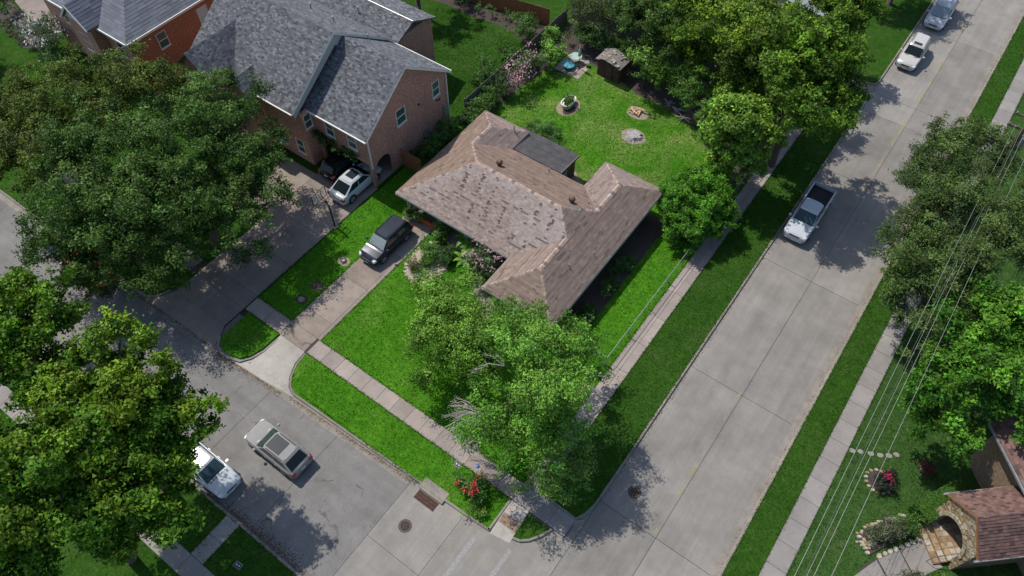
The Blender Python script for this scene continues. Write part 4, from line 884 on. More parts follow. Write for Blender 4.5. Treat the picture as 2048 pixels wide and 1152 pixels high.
# ------------------------------------------------------------------ vegetation
def tri_mesh(name, q, col):
    n = len(q); me = bpy.data.meshes.new(name); me.vertices.add(3 * n); me.vertices.foreach_set('co', q.astype(np.float32).ravel())
    me.loops.add(3 * n); me.loops.foreach_set('vertex_index', np.arange(3 * n, dtype=np.int32))
    me.polygons.add(n); me.polygons.foreach_set('loop_start', np.arange(0, 3 * n, 3, dtype=np.int32)); me.polygons.foreach_set('loop_total', np.full(n, 3, dtype=np.int32))
    me.update(calc_edges=True)
    at = me.attributes.new('Col', 'FLOAT_COLOR', 'POINT'); ca = np.ones((n, 3, 4), dtype=np.float32); ca[:, :, :3] = col[:, None, :]; at.data.foreach_set('color', ca.ravel())
    return me
def box_leaves(name, lx_, ly_, lz_, n, dark, light, seed):
    rg = np.random.default_rng(seed); p = rg.uniform(-1, 1, (n, 3)); ax = rg.choice(3, n, p=[.14, .30, .56]); sg = np.where(rg.random(n) < .5, -1, 1); sg = np.where(ax == 2, 1, sg)
    p[np.arange(n), ax] = sg * (1 - np.abs(rg.normal(0, .07, n))); nr = np.zeros((n, 3)); nr[np.arange(n), ax] = sg
    p = p * np.array([lx_, ly_, lz_]) / 2 + np.array([0, 0, lz_ / 2]) + .05 * np.sin(p * 7); nr = nr + rg.normal(0, .55, (n, 3)); nr /= np.linalg.norm(nr, axis=1)[:, None]
    t = np.cross(nr, rg.normal(size=(n, 3))); t /= np.linalg.norm(t, axis=1)[:, None]; b = np.cross(nr, t); s = rg.uniform(.03, .07, (n, 1))
    q = np.stack([p - t * s, p + t * s * .6 + b * s * .6, p + t * s * .6 - b * s * .6], 1); f = rg.random((n, 1)); me = tri_mesh(name, q, (np.array(dark) * (1 - f) + np.array(light) * f)); me.materials.append(M['leaf']); return me
LEAF_N, LEAF_S = 4.2, .68
def leaf_mesh(name, lobes, cols, n_per, size, clump=(.55, 1.1), shell=.55, droop=0., flat=.8, seed=1, colvar=.34, vspread=1., asp=.5, topcol=None, nclump=1.):
    """leaf blades gathered in clumps spread through the lobes of a crown"""
    rg = np.random.default_rng(seed); n_per *= LEAF_N; size *= LEAF_S; C_ = []; CR = []; CC = []; LC = []
    cols = [np.array(c) for c in cols]
    for (x, y, z, r) in lobes:
        k = max(6, int(nclump * 3.3 * r ** 2)); ki = int(k * .35)
        d = rg.normal(size=(k, 3)); d /= np.linalg.norm(d, axis=1)[:, None]
        d[:, 2] = np.where(d[:, 2] < -.45, -d[:, 2], d[:, 2])
        rad = r * (shell + (1 - shell) * rg.random(k) ** .6); rad *= rg.uniform(.8, 1.14, k); rad[:ki] *= rg.uniform(.3, .6, ki) / np.maximum(rad[:ki] / r, .5)
        p = d * rad[:, None] * np.array([1, 1, flat * vspread]) + np.array([x, y, z])
        C_.append(p); CR.append(rg.uniform(*clump, k) * min(1, .45 + r * .22)); LC.append(np.repeat([[x, y, z]], k, 0))
        t = rg.random(k)[:, None]; base = cols[0] * (1 - t) + cols[1 % len(cols)] * t
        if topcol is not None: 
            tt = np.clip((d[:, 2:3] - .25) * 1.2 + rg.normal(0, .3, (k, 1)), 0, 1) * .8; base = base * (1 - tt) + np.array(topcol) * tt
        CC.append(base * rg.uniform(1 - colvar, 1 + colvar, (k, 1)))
    C_ = np.concatenate(C_); CR = np.concatenate(CR); CC = np.concatenate(CC); LC = np.concatenate(LC)
    ok = C_[:, 2] - CR * .3 > .2; C_, CR, CC, LC = C_[ok], CR[ok], CC[ok], LC[ok]
    cnt = np.maximum(8, (n_per * CR ** 2).astype(int)); idx = np.repeat(np.arange(len(C_)), cnt); n = len(idx)
    d = rg.normal(size=(n, 3)); d /= np.linalg.norm(d, axis=1)[:, None]
    ns = np.maximum(5, (13 * CR ** 1.6).astype(int)); so_ = np.concatenate([[0], np.cumsum(ns)]); sd3 = rg.normal(size=(so_[-1], 3)); sd3 /= np.linalg.norm(sd3, axis=1)[:, None]
    sc_ = np.repeat(CR, ns)[:, None] * sd3 * rg.uniform(.35, 1.0, (so_[-1], 1)) * np.array([1, 1, .75]); sv = rg.uniform(.68, 1.36, (so_[-1], 1))
    si = so_[idx] + (rg.random(n) * ns[idx]).astype(int); spr = np.clip(CR[idx] * .24, .07, .2)[:, None]
    p = C_[idx] + sc_[si] + rg.normal(0, 1, (n, 3)) * spr * np.array([1, 1, .7]); d = sd3[si]; rr = np.linalg.norm(sc_[si], axis=1)
    p[:, 2] -= droop * (rr ** 2); p[:, 2] = np.maximum(p[:, 2], .16)
    out = p - LC[idx]; out /= np.linalg.norm(out, axis=1)[:, None] + 1e-6
    nrm = out * .5 + d * .45 + np.array([0, 0, .5]) + rg.normal(0, .75, (n, 3)); nrm /= np.linalg.norm(nrm, axis=1)[:, None]
    t = np.cross(nrm, rg.normal(size=(n, 3))); t /= np.linalg.norm(t, axis=1)[:, None] + 1e-6
    if droop: t[:, 2] -= droop * .8; t /= np.linalg.norm(t, axis=1)[:, None]
    b = np.cross(nrm, t); s = size * rg.uniform(.6, 1.4, n)[:, None]
    q = np.empty((n, 3, 3)); q[:, 0] = p - t * s; q[:, 1] = p + t * s * .6 + b * s * asp; q[:, 2] = p + t * s * .6 - b * s * asp
    col = CC[idx] * 1.18 * sv[si] * rg.uniform(.6, 1.45, (n, 1)) * (1 + rg.normal(0, .08, (n, 3))); col = np.clip(col, .002, .9)
    me = tri_mesh(name, q, col)
    me.materials.append(M['leaf']); return me, C_
TRI = [0]
def tree(name, label, base, lobes, cols, n_per=150, size=.17, trunk=.22, group=None, cat='tree', seed=1, limbs=14, **k):
    t = thing(name, label, cat, (base[0], base[1], .1), 0, group); bx_, by_ = base
    L = [(x - bx_, y - by_, z - .1, r) for x, y, z, r in lobes]
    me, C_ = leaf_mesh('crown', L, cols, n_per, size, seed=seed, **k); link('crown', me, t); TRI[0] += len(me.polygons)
    rg = random.Random(seed); m = MB()
    zc = min(l[2] - l[3] * .6 for l in L); zc = max(zc, .5); fork = Vector((sum(l[0] for l in L) / len(L) * .35, sum(l[1] for l in L) / len(L) * .35, max(zc, .35 * max(l[2] for l in L))))
    m.tube([(0, 0, -.1), (fork.x * .3 + rg.uniform(-.05, .05), fork.y * .3, fork.z * .5), fork], [trunk * 1.25, trunk, trunk * .85], 9)
    for x, y, z, r in L:
        e = Vector((x, y, z + r * .1)); mid = fork.lerp(e, .55) + Vector((rg.uniform(-.3, .3), rg.uniform(-.3, .3), .25))
        m.tube([fork - Vector((0, 0, .1)), mid, e], [trunk * .6, trunk * .38, trunk * .16], 6)
        for q in range(max(2, limbs // len(L) + 1)):
            f_ = mid.lerp(e, rg.random()); c = Vector(C_[rg.randrange(len(C_))])
            if (c - e).length < r * 1.6: m.tube([f_, f_.lerp(c, .5) + Vector((0, 0, .12)), c], [trunk * .22, trunk * .14, .015], 5, cap=False)
    m.build('trunk', 'bark', t, smooth=True)
    return t
def blossoms(parent, spots, col, seed, size=.075, n=16, sp=.16, name='blossom'):
    rg = random.Random(seed)
    for (x, y, z) in spots:
        m = MB()
        for _ in range(n):
            a = Vector((x + rg.gauss(0, sp), y + rg.gauss(0, sp), z + rg.gauss(0, sp * .8))); u = Vector((rg.gauss(0, 1), rg.gauss(0, 1), rg.gauss(0, 1))).normalized(); w = u.orthogonal().normalized(); s = size * rg.uniform(.6, 1.3); g = rg.uniform(.75, 1.2)
            m.add([a - u * s, a + w * s, a + u * s, a - w * s], [(0, 1, 2, 3)], tuple(c * g for c in col))
        m.build(name, 'flower', parent, cols=True)
# street oaks, left
OAK = [(.030, .068, .013), (.046, .092, .018)]
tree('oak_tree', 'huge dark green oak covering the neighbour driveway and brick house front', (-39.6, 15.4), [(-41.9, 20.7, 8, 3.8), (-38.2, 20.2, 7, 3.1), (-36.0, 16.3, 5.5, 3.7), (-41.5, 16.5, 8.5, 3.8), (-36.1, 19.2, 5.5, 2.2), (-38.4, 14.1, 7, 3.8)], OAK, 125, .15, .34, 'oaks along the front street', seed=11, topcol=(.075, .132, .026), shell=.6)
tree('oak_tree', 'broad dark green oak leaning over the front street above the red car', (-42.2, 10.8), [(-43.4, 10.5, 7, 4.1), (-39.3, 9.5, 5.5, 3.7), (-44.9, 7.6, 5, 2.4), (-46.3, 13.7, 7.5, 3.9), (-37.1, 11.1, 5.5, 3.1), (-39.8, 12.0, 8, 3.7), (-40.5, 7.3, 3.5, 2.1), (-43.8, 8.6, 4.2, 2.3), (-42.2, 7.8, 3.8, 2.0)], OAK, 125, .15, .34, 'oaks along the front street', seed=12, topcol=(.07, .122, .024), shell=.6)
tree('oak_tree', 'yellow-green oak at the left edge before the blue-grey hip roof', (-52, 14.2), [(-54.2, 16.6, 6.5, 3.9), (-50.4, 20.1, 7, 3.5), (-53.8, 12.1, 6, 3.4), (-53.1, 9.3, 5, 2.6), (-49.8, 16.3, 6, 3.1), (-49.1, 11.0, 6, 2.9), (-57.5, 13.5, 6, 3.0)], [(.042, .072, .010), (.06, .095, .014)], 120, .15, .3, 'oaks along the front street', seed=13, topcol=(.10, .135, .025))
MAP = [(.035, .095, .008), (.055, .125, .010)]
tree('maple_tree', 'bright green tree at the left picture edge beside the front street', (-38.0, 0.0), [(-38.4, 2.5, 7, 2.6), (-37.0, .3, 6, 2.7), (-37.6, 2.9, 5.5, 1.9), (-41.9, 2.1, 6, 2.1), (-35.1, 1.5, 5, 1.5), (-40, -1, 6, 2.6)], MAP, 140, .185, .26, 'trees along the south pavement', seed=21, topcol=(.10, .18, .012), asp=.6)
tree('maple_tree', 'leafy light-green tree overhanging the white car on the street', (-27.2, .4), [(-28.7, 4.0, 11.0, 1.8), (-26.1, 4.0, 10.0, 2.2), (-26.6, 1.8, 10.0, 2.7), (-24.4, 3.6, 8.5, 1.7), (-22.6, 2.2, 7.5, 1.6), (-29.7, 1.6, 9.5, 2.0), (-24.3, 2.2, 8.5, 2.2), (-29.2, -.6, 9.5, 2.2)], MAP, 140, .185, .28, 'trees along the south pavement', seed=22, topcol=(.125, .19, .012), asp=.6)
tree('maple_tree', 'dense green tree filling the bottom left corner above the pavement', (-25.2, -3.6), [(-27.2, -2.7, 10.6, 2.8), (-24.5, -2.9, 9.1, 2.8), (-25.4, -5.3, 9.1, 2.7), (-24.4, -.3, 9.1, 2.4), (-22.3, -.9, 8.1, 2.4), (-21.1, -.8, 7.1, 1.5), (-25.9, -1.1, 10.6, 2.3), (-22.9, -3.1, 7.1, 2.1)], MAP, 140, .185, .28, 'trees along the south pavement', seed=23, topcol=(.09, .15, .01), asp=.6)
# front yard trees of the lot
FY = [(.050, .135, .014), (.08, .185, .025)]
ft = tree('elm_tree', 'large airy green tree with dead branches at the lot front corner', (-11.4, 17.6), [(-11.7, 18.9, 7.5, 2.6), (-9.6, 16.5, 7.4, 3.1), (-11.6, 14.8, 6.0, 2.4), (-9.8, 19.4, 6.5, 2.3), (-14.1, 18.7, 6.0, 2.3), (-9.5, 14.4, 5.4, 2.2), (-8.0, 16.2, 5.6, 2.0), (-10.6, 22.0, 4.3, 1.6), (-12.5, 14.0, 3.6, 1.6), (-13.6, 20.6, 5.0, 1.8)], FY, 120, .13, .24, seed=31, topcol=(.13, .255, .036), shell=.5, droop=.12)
rg = random.Random(5)
for cx_, cy_, cz_, az0, az1, nb, ln in ((-12.7, 14.6, 4.0, 170, 280, 26, 2.6), (-12.8, 16.9, 6.6, 150, 215, 6, 1.6), (-8.4, 18.2, 7.4, -60, 60, 6, 1.5), (-12.0, 13.9, 4.0, 215, 280, 12, 2.2)):
    m = MB()
    for i in range(nb):
        a = R(rg.uniform(az0, az1)); l = ln * rg.uniform(.55, 1.1); p = Vector((cx_ + 11.4, cy_ - 17.6, cz_)); q = p + Vector((math.cos(a) * l * .6, math.sin(a) * l * .6, rg.uniform(-.1, .3))); e = p + Vector((math.cos(a) * l, math.sin(a) * l, -l * rg.uniform(.2, .55)))
        m.tube([p, q, e], [.035, .022, .008], 4, cap=False)
        for _ in range(7):
            s_ = q.lerp(e, rg.random()); m.tube([s_, s_ + Vector((math.cos(a + rg.gauss(0, .6)) * .5, math.sin(a + rg.gauss(0, .6)) * .5, -.3))], [.014, .006], 3, cap=False)
    m.build('dead_branch', 'twig', ft)
tree('elm_tree', 'smaller yellow-green airy tree on the lot lawn near the stone bed', (-18.4, 18.0), [(-19.1, 19.4, 4.6, 2.5), (-18.9, 17.4, 3.6, 2.0), (-16.6, 17.3, 4.8, 2.1), (-18.0, 15.7, 3.0, 1.6), (-15.5, 17.3, 3.4, 1.8), (-21.1, 20.6, 3.6, 1.7)], [(.062, .145, .014), (.098, .195, .026)], 150, .125, .16, seed=32, topcol=(.145, .265, .038), shell=.45, nclump=1.35, droop=.12)
tree('elm_tree', 'low light-green feathery tree beside the pavement corner', (-7.6, 14.9), [(-7.9, 14.7, 3, 1.8), (-8.4, 13.6, 2.4, 1.2), (-6.6, 15.9, 2.7, 1.5), (-6.5, 14.6, 2.2, 1.2), (-7.4, 16.6, 2.6, 1.3)], [(.08, .165, .03), (.115, .21, .04)], 110, .125, .12, seed=33, topcol=(.15, .26, .05), droop=.3)
tree('evergreen_tree', 'dense rounded green shrub tree by the right rear house corner', (-10.6, 38.8), [(-10.6, 38.9, 2.3, 2.6), (-10.3, 37.1, 1.7, 1.9), (-10.8, 40.5, 2.2, 2.0), (-12.0, 38.7, 1.9, 1.7), (-9.3, 39.2, 1.9, 1.7), (-10.6, 38.8, 1.2, 2.5)], [(.042, .125, .012), (.06, .155, .016)], 300, .14, .2, seed=34, topcol=(.08, .21, .018), shell=.9, clump=(.42, .6), asp=.42, colvar=.14, nclump=4.6)
tree('leafy_tree', 'bright green broad-leaved tree at the right of the back lawn', (-10.9, 44.4), [(-10.9, 43.8, 6.5, 2.6), (-12.7, 45.0, 6.0, 1.8), (-9.9, 44.8, 7.0, 1.9), (-11.1, 43.6, 4.1, 1.8), (-9.3, 43.9, 4.1, 1.7), (-8.7, 43.7, 6.3, 1.7), (-12.6, 45.4, 3.6, 1.8), (-10.6, 42.6, 2.3, 1.4), (-11.6, 44.2, 1.8, 1.3), (-9.9, 44.6, 2.2, 1.3)], [(.07, .16, .02), (.105, .20, .025)], 105, .20, .18, seed=35, topcol=(.16, .26, .035), asp=.6)
BK = [(.045, .095, .009), (.066, .125, .013)]
tree('leafy_tree', 'large dark green tree overhanging the side street behind the lot corner', (-8.3, 48.4), [(-7.6, 47.6, 11.2, 2.7), (-9.8, 48.0, 11.7, 2.7), (-5.3, 47.6, 9.2, 2.0), (-7.4, 44.8, 10.0, 2.3), (-9.4, 45.1, 11.0, 2.1), (-5.3, 45.9, 8.2, 1.8), (-6.8, 51.2, 10.2, 2.0), (-8.4, 49.0, 8.0, 2.6), (-12, 51, 6.5, 2.5), (-12.2, 49.2, 4.8, 2.1), (-9.8, 55.4, 7.2, 2.4)], BK, 105, .19, .3, 'trees along the rear boundary', seed=41, topcol=(.095, .172, .014), asp=.6)
tree('leafy_tree', 'yellow-green tree behind the rear boundary left of the large dark tree', (-14.6, 53.0), [(-12.9, 50.4, 9.6, 2.5), (-14.0, 49.6, 8.4, 2.3), (-16.6, 52.4, 8.4, 2.4), (-14.9, 53.2, 9.4, 2.2), (-12.0, 53.6, 8.5, 2.3), (-14, 51.6, 5, 2.3)], [(.055, .10, .014), (.08, .13, .018)], 105, .19, .26, 'trees along the rear boundary', seed=42, topcol=(.118, .183, .012), asp=.6)
tree('leafy_tree', 'mid green tree behind the rear boundary above the dark gap', (-19.4, 54.6), [(-18.5, 52.6, 6.5, 2.3), (-20.6, 53.6, 7, 2.3), (-16.8, 52, 5, 2.0), (-19.5, 52.4, 4, 2.0), (-20.5, 56.5, 7, 2.5), (-18.2, 56, 6.5, 2.2), (-22, 58.5, 7, 2.4)], BK, 105, .18, .24, 'trees along the rear boundary', seed=43, topcol=(.11, .175, .014), asp=.55)
tree('leafy_tree', 'deep green tree rising behind the little red shed', (-24.2, 54), [(-23.2, 52.6, 5.5, 2.4), (-25.0, 52.6, 4.6, 2.1), (-22.0, 52.6, 4, 2.0), (-26.4, 53.5, 5.5, 2.0), (-23.8, 56, 6.5, 2.5), (-26.4, 56.5, 6.5, 2.3), (-24.5, 59, 6.5, 2.5)], [(.03, .065, .014), (.045, .09, .02)], 110, .16, .22, 'trees along the rear boundary', seed=44, topcol=(.065, .115, .02), asp=.5)
tree('leafy_tree', 'thin grey-green twiggy tree at the rear left boundary corner', (-30.2, 54.6), [(-28.8, 53.4, 4.2, 2.1), (-31.2, 53.8, 4, 1.8), (-27.8, 52.6, 2.6, 1.6), (-30.6, 55.6, 5, 2.1), (-28, 56.4, 5.5, 2.2), (-30.4, 52.4, 2.4, 1.5), (-32.6, 55.5, 4, 1.8)], [(.06, .08, .03), (.07, .095, .035)], 95, .13, .16, 'trees along the rear boundary', seed=45, topcol=(.08, .105, .045), shell=.35)
tree('leafy_tree', 'green tree at the top edge beside the alley mouth', (-10.2, 62.6), [(-8.6, 63.4, 6, 1.9), (-9.9, 63, 7, 2.1), (-10.6, 60.6, 7, 1.9), (-11.8, 63, 6, 2)], BK, 105, .19, .2, 'trees along the rear boundary', seed=46, topcol=(.11, .175, .014), asp=.6)
tree('leafy_tree', 'dark tree shading the upper verge behind the white minivan', (-8.2, 76.5), [(-8, 76, 5.5, 2.6), (-9.5, 78, 6, 2.6), (-6.6, 79, 5.5, 2.2), (-10, 74.5, 5, 2)], [(.03, .055, .014), (.045, .075, .02)], 90, .19, .24, seed=47)
tree('leafy_tree', 'light green small tree leaning beside the little red shed', (-22, 50.6), [(-21.7, 49.6, 3.3, 1.7), (-23.2, 50.4, 3.1, 1.3), (-20.4, 49.6, 2.5, 1.2)], [(.075, .15, .025), (.10, .18, .03)], 120, .14, .1, seed=48, topcol=(.13, .23, .04))
for i, (x, y, ls) in enumerate(((-16.6, 51.4, [(-16.9, 50.2, 2.5, 1.7), (-15.4, 50.0, 2.3, 1.6), (-18.4, 51.0, 2.3, 1.5), (-15.0, 51.2, 3, 1.6), (-14.6, 49.2, 1.6, 1.2)]), (-13.4, 50.4, [(-13.6, 49.6, 2.2, 1.6), (-12.4, 48.8, 2.0, 1.4), (-13.6, 48.2, 1.2, 1.0)]), (-19.6, 52.2, [(-19.6, 51.2, 1.9, 1.5), (-20.8, 51.4, 2.0, 1.4), (-18.6, 50.6, 1.3, 1.0)]))):
    tree('garden_shrub', ('green arching shrub at the rear edge of the back lawn', 'small green shrub under the bright broad-leaved tree', 'dark shrub in the rear shade beyond the fire pit')[i], (x, y), ls, [(.05, .115, .02), (.07, .145, .025)], 150, .14, .08, seed=50 + i, cat='shrub', topcol=(.09, .18, .03))
tree('garden_shrub', 'fresh light-green shrub at the back yard left corner by patio', (-31.0, 48.6), [(-30.4, 48.4, 1.7, 1.3), (-31.2, 49.2, 1.8, 1.1), (-30.6, 47.6, 1.2, .9), (-31.6, 50, 2.0, 1.0)], [(.08, .17, .03), (.11, .21, .035)], 220, .13, .07, seed=55, cat='shrub', topcol=(.16, .29, .05))
for i, (x, y, lb) in enumerate(((-29.2, 52.2, 'dark evergreen shrub behind the garden table'), (-26.9, 52.3, 'dark evergreen shrub behind the shed left end'), (-24.6, 52.4, 'dark evergreen shrub behind the shed right end'), (-21.2, 52.0, 'dark leafy shrub between shed tree and rear fence'), (-13.2, 49.2, 'dark leafy shrub behind the bright back yard tree'), (-15.6, 52.8, 'dark leafy shrub against the rear fence below yellow-green tree'))):
    tree('garden_shrub', lb, (x, y), [(x, y, 1.5, 1.3), (x + .9, y + .4, 1.3, 1.1), (x - .9, y + .3, 1.4, 1.1)], [(.035, .075, .018), (.05, .10, .022)], 130, .14, .07, 'dark shrubs along the rear fence', 'shrub', 200 + i, topcol=(.06, .125, .025))
for i, (x, y, lb) in enumerate(((-32.2, 41.2, 'dark leafy shrub between the pink myrtle and house corner'), (-32.2, 46.6, 'dark leafy shrub between pink myrtle and fresh light shrub'), (-32.0, 38.4, 'dark leafy shrub closest to the brick neighbour wall'), (-32.3, 35.6, 'dark leafy shrub in the gap beside the left house eave'), (-32.4, 33.0, 'low dark shrub between the two houses by the wooden fence'))):
    tree('garden_shrub', lb, (x, y), [(x, y, 1.0, 1.0), (x + .4, y + .8, .9, .8), (x + .2, y - .7, .8, .8)], [(.04, .085, .02), (.055, .11, .025)], 140, .13, .06, 'dark shrubs along the left fence', 'shrub', 210 + i, topcol=(.065, .14, .03))
cm_ = tree('crape_myrtle', 'pink flowering crape myrtle at the left fence of back yard', (-31.3, 44.0), [(-31.2, 44.6, 1.7, 1.3), (-31.4, 43.2, 1.6, 1.2), (-30.8, 45.8, 1.8, 1.1), (-31.7, 42.2, 1.3, 1.0)], [(.045, .085, .03), (.065, .11, .04)], 150, .11, .06, seed=56, cat='shrub')
rg = random.Random(9); blossoms(cm_, [(rg.uniform(-.8, 1.2), rg.uniform(-1.6, 2.6), rg.uniform(1.7, 2.9)) for _ in range(46)], (.50, .30, .31), 3, .075, 16, .2)
tree('garden_shrub', 'dark green shrub in the gap behind the lot house left corner', (-31.6, 39.2), [(-31.6, 39.2, 1.2, 1.0), (-31.8, 40.8, 1.1, .9), (-31.4, 37.6, .9, .8)], [(.05, .11, .02), (.07, .135, .025)], 160, .12, .06, seed=57, cat='shrub')
tree('garden_shrub', 'round green bush behind the sun room on the back lawn', (-24.6, 39.2), [(-25.5, 39.2, 1.8, 1.0), (-24.5, 38.9, 1.8, 1.1), (-23.6, 38.7, 1.5, .9), (-24.6, 39.3, 1.0, 1.0)], [(.055, .125, .035), (.08, .16, .045)], 260, .09, .06, seed=58, cat='shrub', topcol=(.11, .215, .06))
# right-hand trees
tree('olive_tree', 'grey-green feathery tree crossing the power lines beside the side street', (6.0, 44.6), [(3.2, 49.7, 6.5, 2.7), (2.9, 45.8, 6, 2.5), (6.3, 45.4, 7, 3.2), (4.6, 40.6, 5.5, 2.6), (5.8, 52.8, 6, 2.2), (7.2, 38.6, 5.5, 2.6), (4.6, 38.9, 4, 1.4), (8.9, 43.1, 7, 2.5), (6.6, 40.9, 7, 2.8), (6.9, 37.3, 4, 1.5), (9.5, 47, 7, 3), (3.9, 38.7, 4.5, 1.9), (4.4, 37.4, 3.6, 1.3), (6.1, 36.7, 4, 1.6), (4.1, 42.7, 5.5, 2.6), (2.0, 52.2, 5.5, 2.0), (3.5, 53.4, 6, 2.2), (1.7, 49.3, 5, 1.8), (3.4, 41.0, 4.5, 1.6), (8.3, 36.2, 4.5, 1.8), (7.4, 35.0, 3.5, 1.3)], [(.040, .075, .020), (.056, .096, .026)], 150, .13, .3, seed=61, topcol=(.085, .125, .032), shell=.5, asp=.45, droop=.06)
tree('maple_tree', 'lush bright green tree on the east lawn beside the stone house', (10.4, 34), [(9.0, 36.0, 7, 2.4), (8.4, 31.8, 6, 2.4), (10.8, 32.9, 7, 2.7), (10.2, 29.8, 5, 1.9), (8.5, 30.2, 4, 1.4), (10.6, 37.7, 7.5, 2.4), (11.6, 30.3, 4, 1.3), (12.7, 32, 6, 1.6), (13, 36, 7.5, 2.6)], [(.034, .105, .010), (.05, .14, .014)], 110, .19, .28, seed=62, topcol=(.09, .20, .018), asp=.6)
# shrubs of neighbours
for i, (x, y, r) in enumerate(((-39.5, 51.0, .75), (-37.95, 51.3, .7), (-36.7, 51.5, .72), (-40.9, 50.6, .7))):
    tree('round_shrub', ('clipped round shrub third from the right before the orange fence', 'clipped round shrub second from the right before the orange fence', 'clipped round shrub nearest the lot corner before the orange fence', 'loose round shrub furthest left before the orange fence')[i], (x, y), [(x, y, .75, r)], [(.05, .115, .02), (.065, .14, .025)], 420, .085, .05, 'round shrubs by the orange fence', 'shrub', 70 + i, 3, shell=.85, clump=(.25, .4), topcol=(.10, .19, .04))
for i, (x, y, z, r, lb) in enumerate(((-34.3, 43.2, .8, 1.5, 'spreading green shrub on the neighbour side of the left fence'), (-35.2, 50.6, 1.2, 1.4, 'tall loose green shrub at the right end of orange fence'), (-34.0, 46.5, .8, 1.0, 'low dark shrub along the neighbour lawn edge'), (-43.5, 51.5, 1.6, 1.6, 'dark green shrub mass at the top edge of neighbour lawn'), (-44.6, 44.2, 2.0, 1.4, 'small tan-green tree behind the grey shingle rear roof'))):
    tree('garden_shrub', lb, (x, y), [(x, y, z, r), (x + .5, y - .7, z * .9, r * .7), (x - .6, y + .5, z, r * .7)], [(.04, .095, .02), (.055, .12, .025)] if i < 4 else [(.10, .095, .04), (.12, .12, .045)], 130, .12, .06, None, 'shrub', 80 + i, topcol=(.07, .14, .03) if i < 4 else None)
tree('shade_tree', 'tree beyond the top edge whose shadow falls on neighbour lawn', (-45.8, 47.2), [(-45.6, 47.4, 6.5, 2.2), (-45.2, 49.6, 6, 1.8), (-46.8, 45.6, 6.2, 1.5)], OAK, 110, .16, .2, seed=88)
wf = tree('flowering_shrub', 'white blossoming shrub before the far left brick house', (-70.5, 22.2), [(-70.8, 22.6, 2.0, 1.7), (-69.2, 21.8, 1.8, 1.6), (-72.2, 21.8, 1.4, 1.2), (-68, 20.8, 1.5, 1.3)], [(.045, .085, .03), (.06, .105, .04)], 110, .13, .08, seed=89, cat='shrub')
rg = random.Random(19); blossoms(wf, [(rg.uniform(-2.4, 3.0), rg.uniform(-1.8, 1.4), rg.uniform(1.9, 3.4)) for _ in range(60)], (.50, .48, .42), 8, .1, 12, .22)
struct(MB().prism([(-82.5, 27), (-80.9, 24.6), (-76.6, 23.6), (-72.5, 23.9), (-71, 26), (-72, 34), (-84, 34)], 0, .15).build('driveway', 'nbr_drive'))
struct(MB().prism([(-82, 23.6), (-77.7, 21.2), (-73, 20.6), (-71.5, 21.5), (-72.4, 23.6), (-76.6, 23.4), (-80.9, 24.4)], 0, .14).build('flower_bed', 'mulch'))
for i, (x, y) in enumerate(((-77.6, 21.6), (-76.6, 21.5), (-75.7, 21.2), (-74.7, 21.1), (-73.7, 21.0))):
    tree('round_shrub', 'small clipped ball shrub %s in the far left bed' % ('outermost', 'second from the outer end', 'in the middle', 'second from the white shrub', 'beside the white shrub')[i], (x, y), [(x, y, .45, .48)], [(.06, .085, .035), (.075, .10, .04)], 420, .08, .04, 'ball shrubs in the far left bed', 'shrub', 230 + i, 2, shell=.85, clump=(.3, .45))
tree('garden_shrub', 'dark rounded shrub on the grass at the left picture edge', (-73.6, 17.6), [(-73.6, 17.6, 1.6, 1.7), (-75, 16.4, 1.4, 1.5), (-72.4, 16.2, 1.4, 1.3)], [(.02, .04, .012), (.03, .055, .016)], 130, .14, .07, seed=240, cat='shrub')
tree('garden_shrub', 'bright green shrub at the far left picture corner', (-79.4, 23), [(-79.4, 23, 1.6, 1.3), (-78, 22.8, 1.4, 1.1)], [(.05, .13, .03), (.065, .15, .035)], 120, .14, .07, seed=90, cat='shrub')

# ------------------------------------------------------------------ garden of the lot
def ring_pts(cx, cy, rx, ry, n, rot=0, wob=.0): return [(cx + math.cos(t) * rx * (1 + jit(wob)) * math.cos(rot) - math.sin(t) * ry * (1 + jit(wob)) * math.sin(rot), cy + math.cos(t) * rx * math.sin(rot) + math.sin(t) * ry * math.cos(rot)) for t in [2 * math.pi * i / n for i in range(n)]]
def rock(parent, x, y, z, s, mat, name='stone'):
    n = 7; a0 = random.random() * 6; m = MB()
    base = [(x + s * random.uniform(.75, 1.1) * math.cos(a0 + 2 * math.pi * i / n), y + s * .75 * random.uniform(.75, 1.1) * math.sin(a0 + 2 * math.pi * i / n)) for i in range(n)]
    m.prism(base, z, z + s * random.uniform(.45, .8), inset=.28); return m.build(name, mat, parent)
bed = thing('stone_garden_bed', 'sandy garden bed edged with pale stones beside the driveway', 'garden bed')
BP = [(-26.15, 22.3), (-25.75, 21.75), (-25.0, 21.45), (-24.3, 21.5), (-23.75, 21.95), (-23.45, 22.9), (-23.55, 24.0), (-24.2, 24.9), (-25.3, 25.5), (-25.9, 25.3), (-26.4, 24.4), (-26.45, 23.3)]
MB().prism(BP, .05, .17, inset=.02).build('soil', 'sand', bed)
for i in range(len(BP)):
    a, b = Vector(BP[i]), Vector(BP[(i + 1) % len(BP)]); k = max(2, int((b - a).length / .34))
    for j in range(k):
        q = a.lerp(b, (j + .5) / k); rock(bed, q.x + jit(.05), q.y + jit(.05), .1, random.uniform(.14, .24), random.choice(('stone', 'stone_pale', 'stone_pale', 'stone_tan')))
for _ in range(12): rock(bed, random.uniform(-25.2, -23.9), random.uniform(21.6, 22.2), .15, random.uniform(.12, .22), random.choice(('stone', 'stone_pale', 'stone_cream')))
GS = [(.05, .115, .02), (.075, .155, .03)]
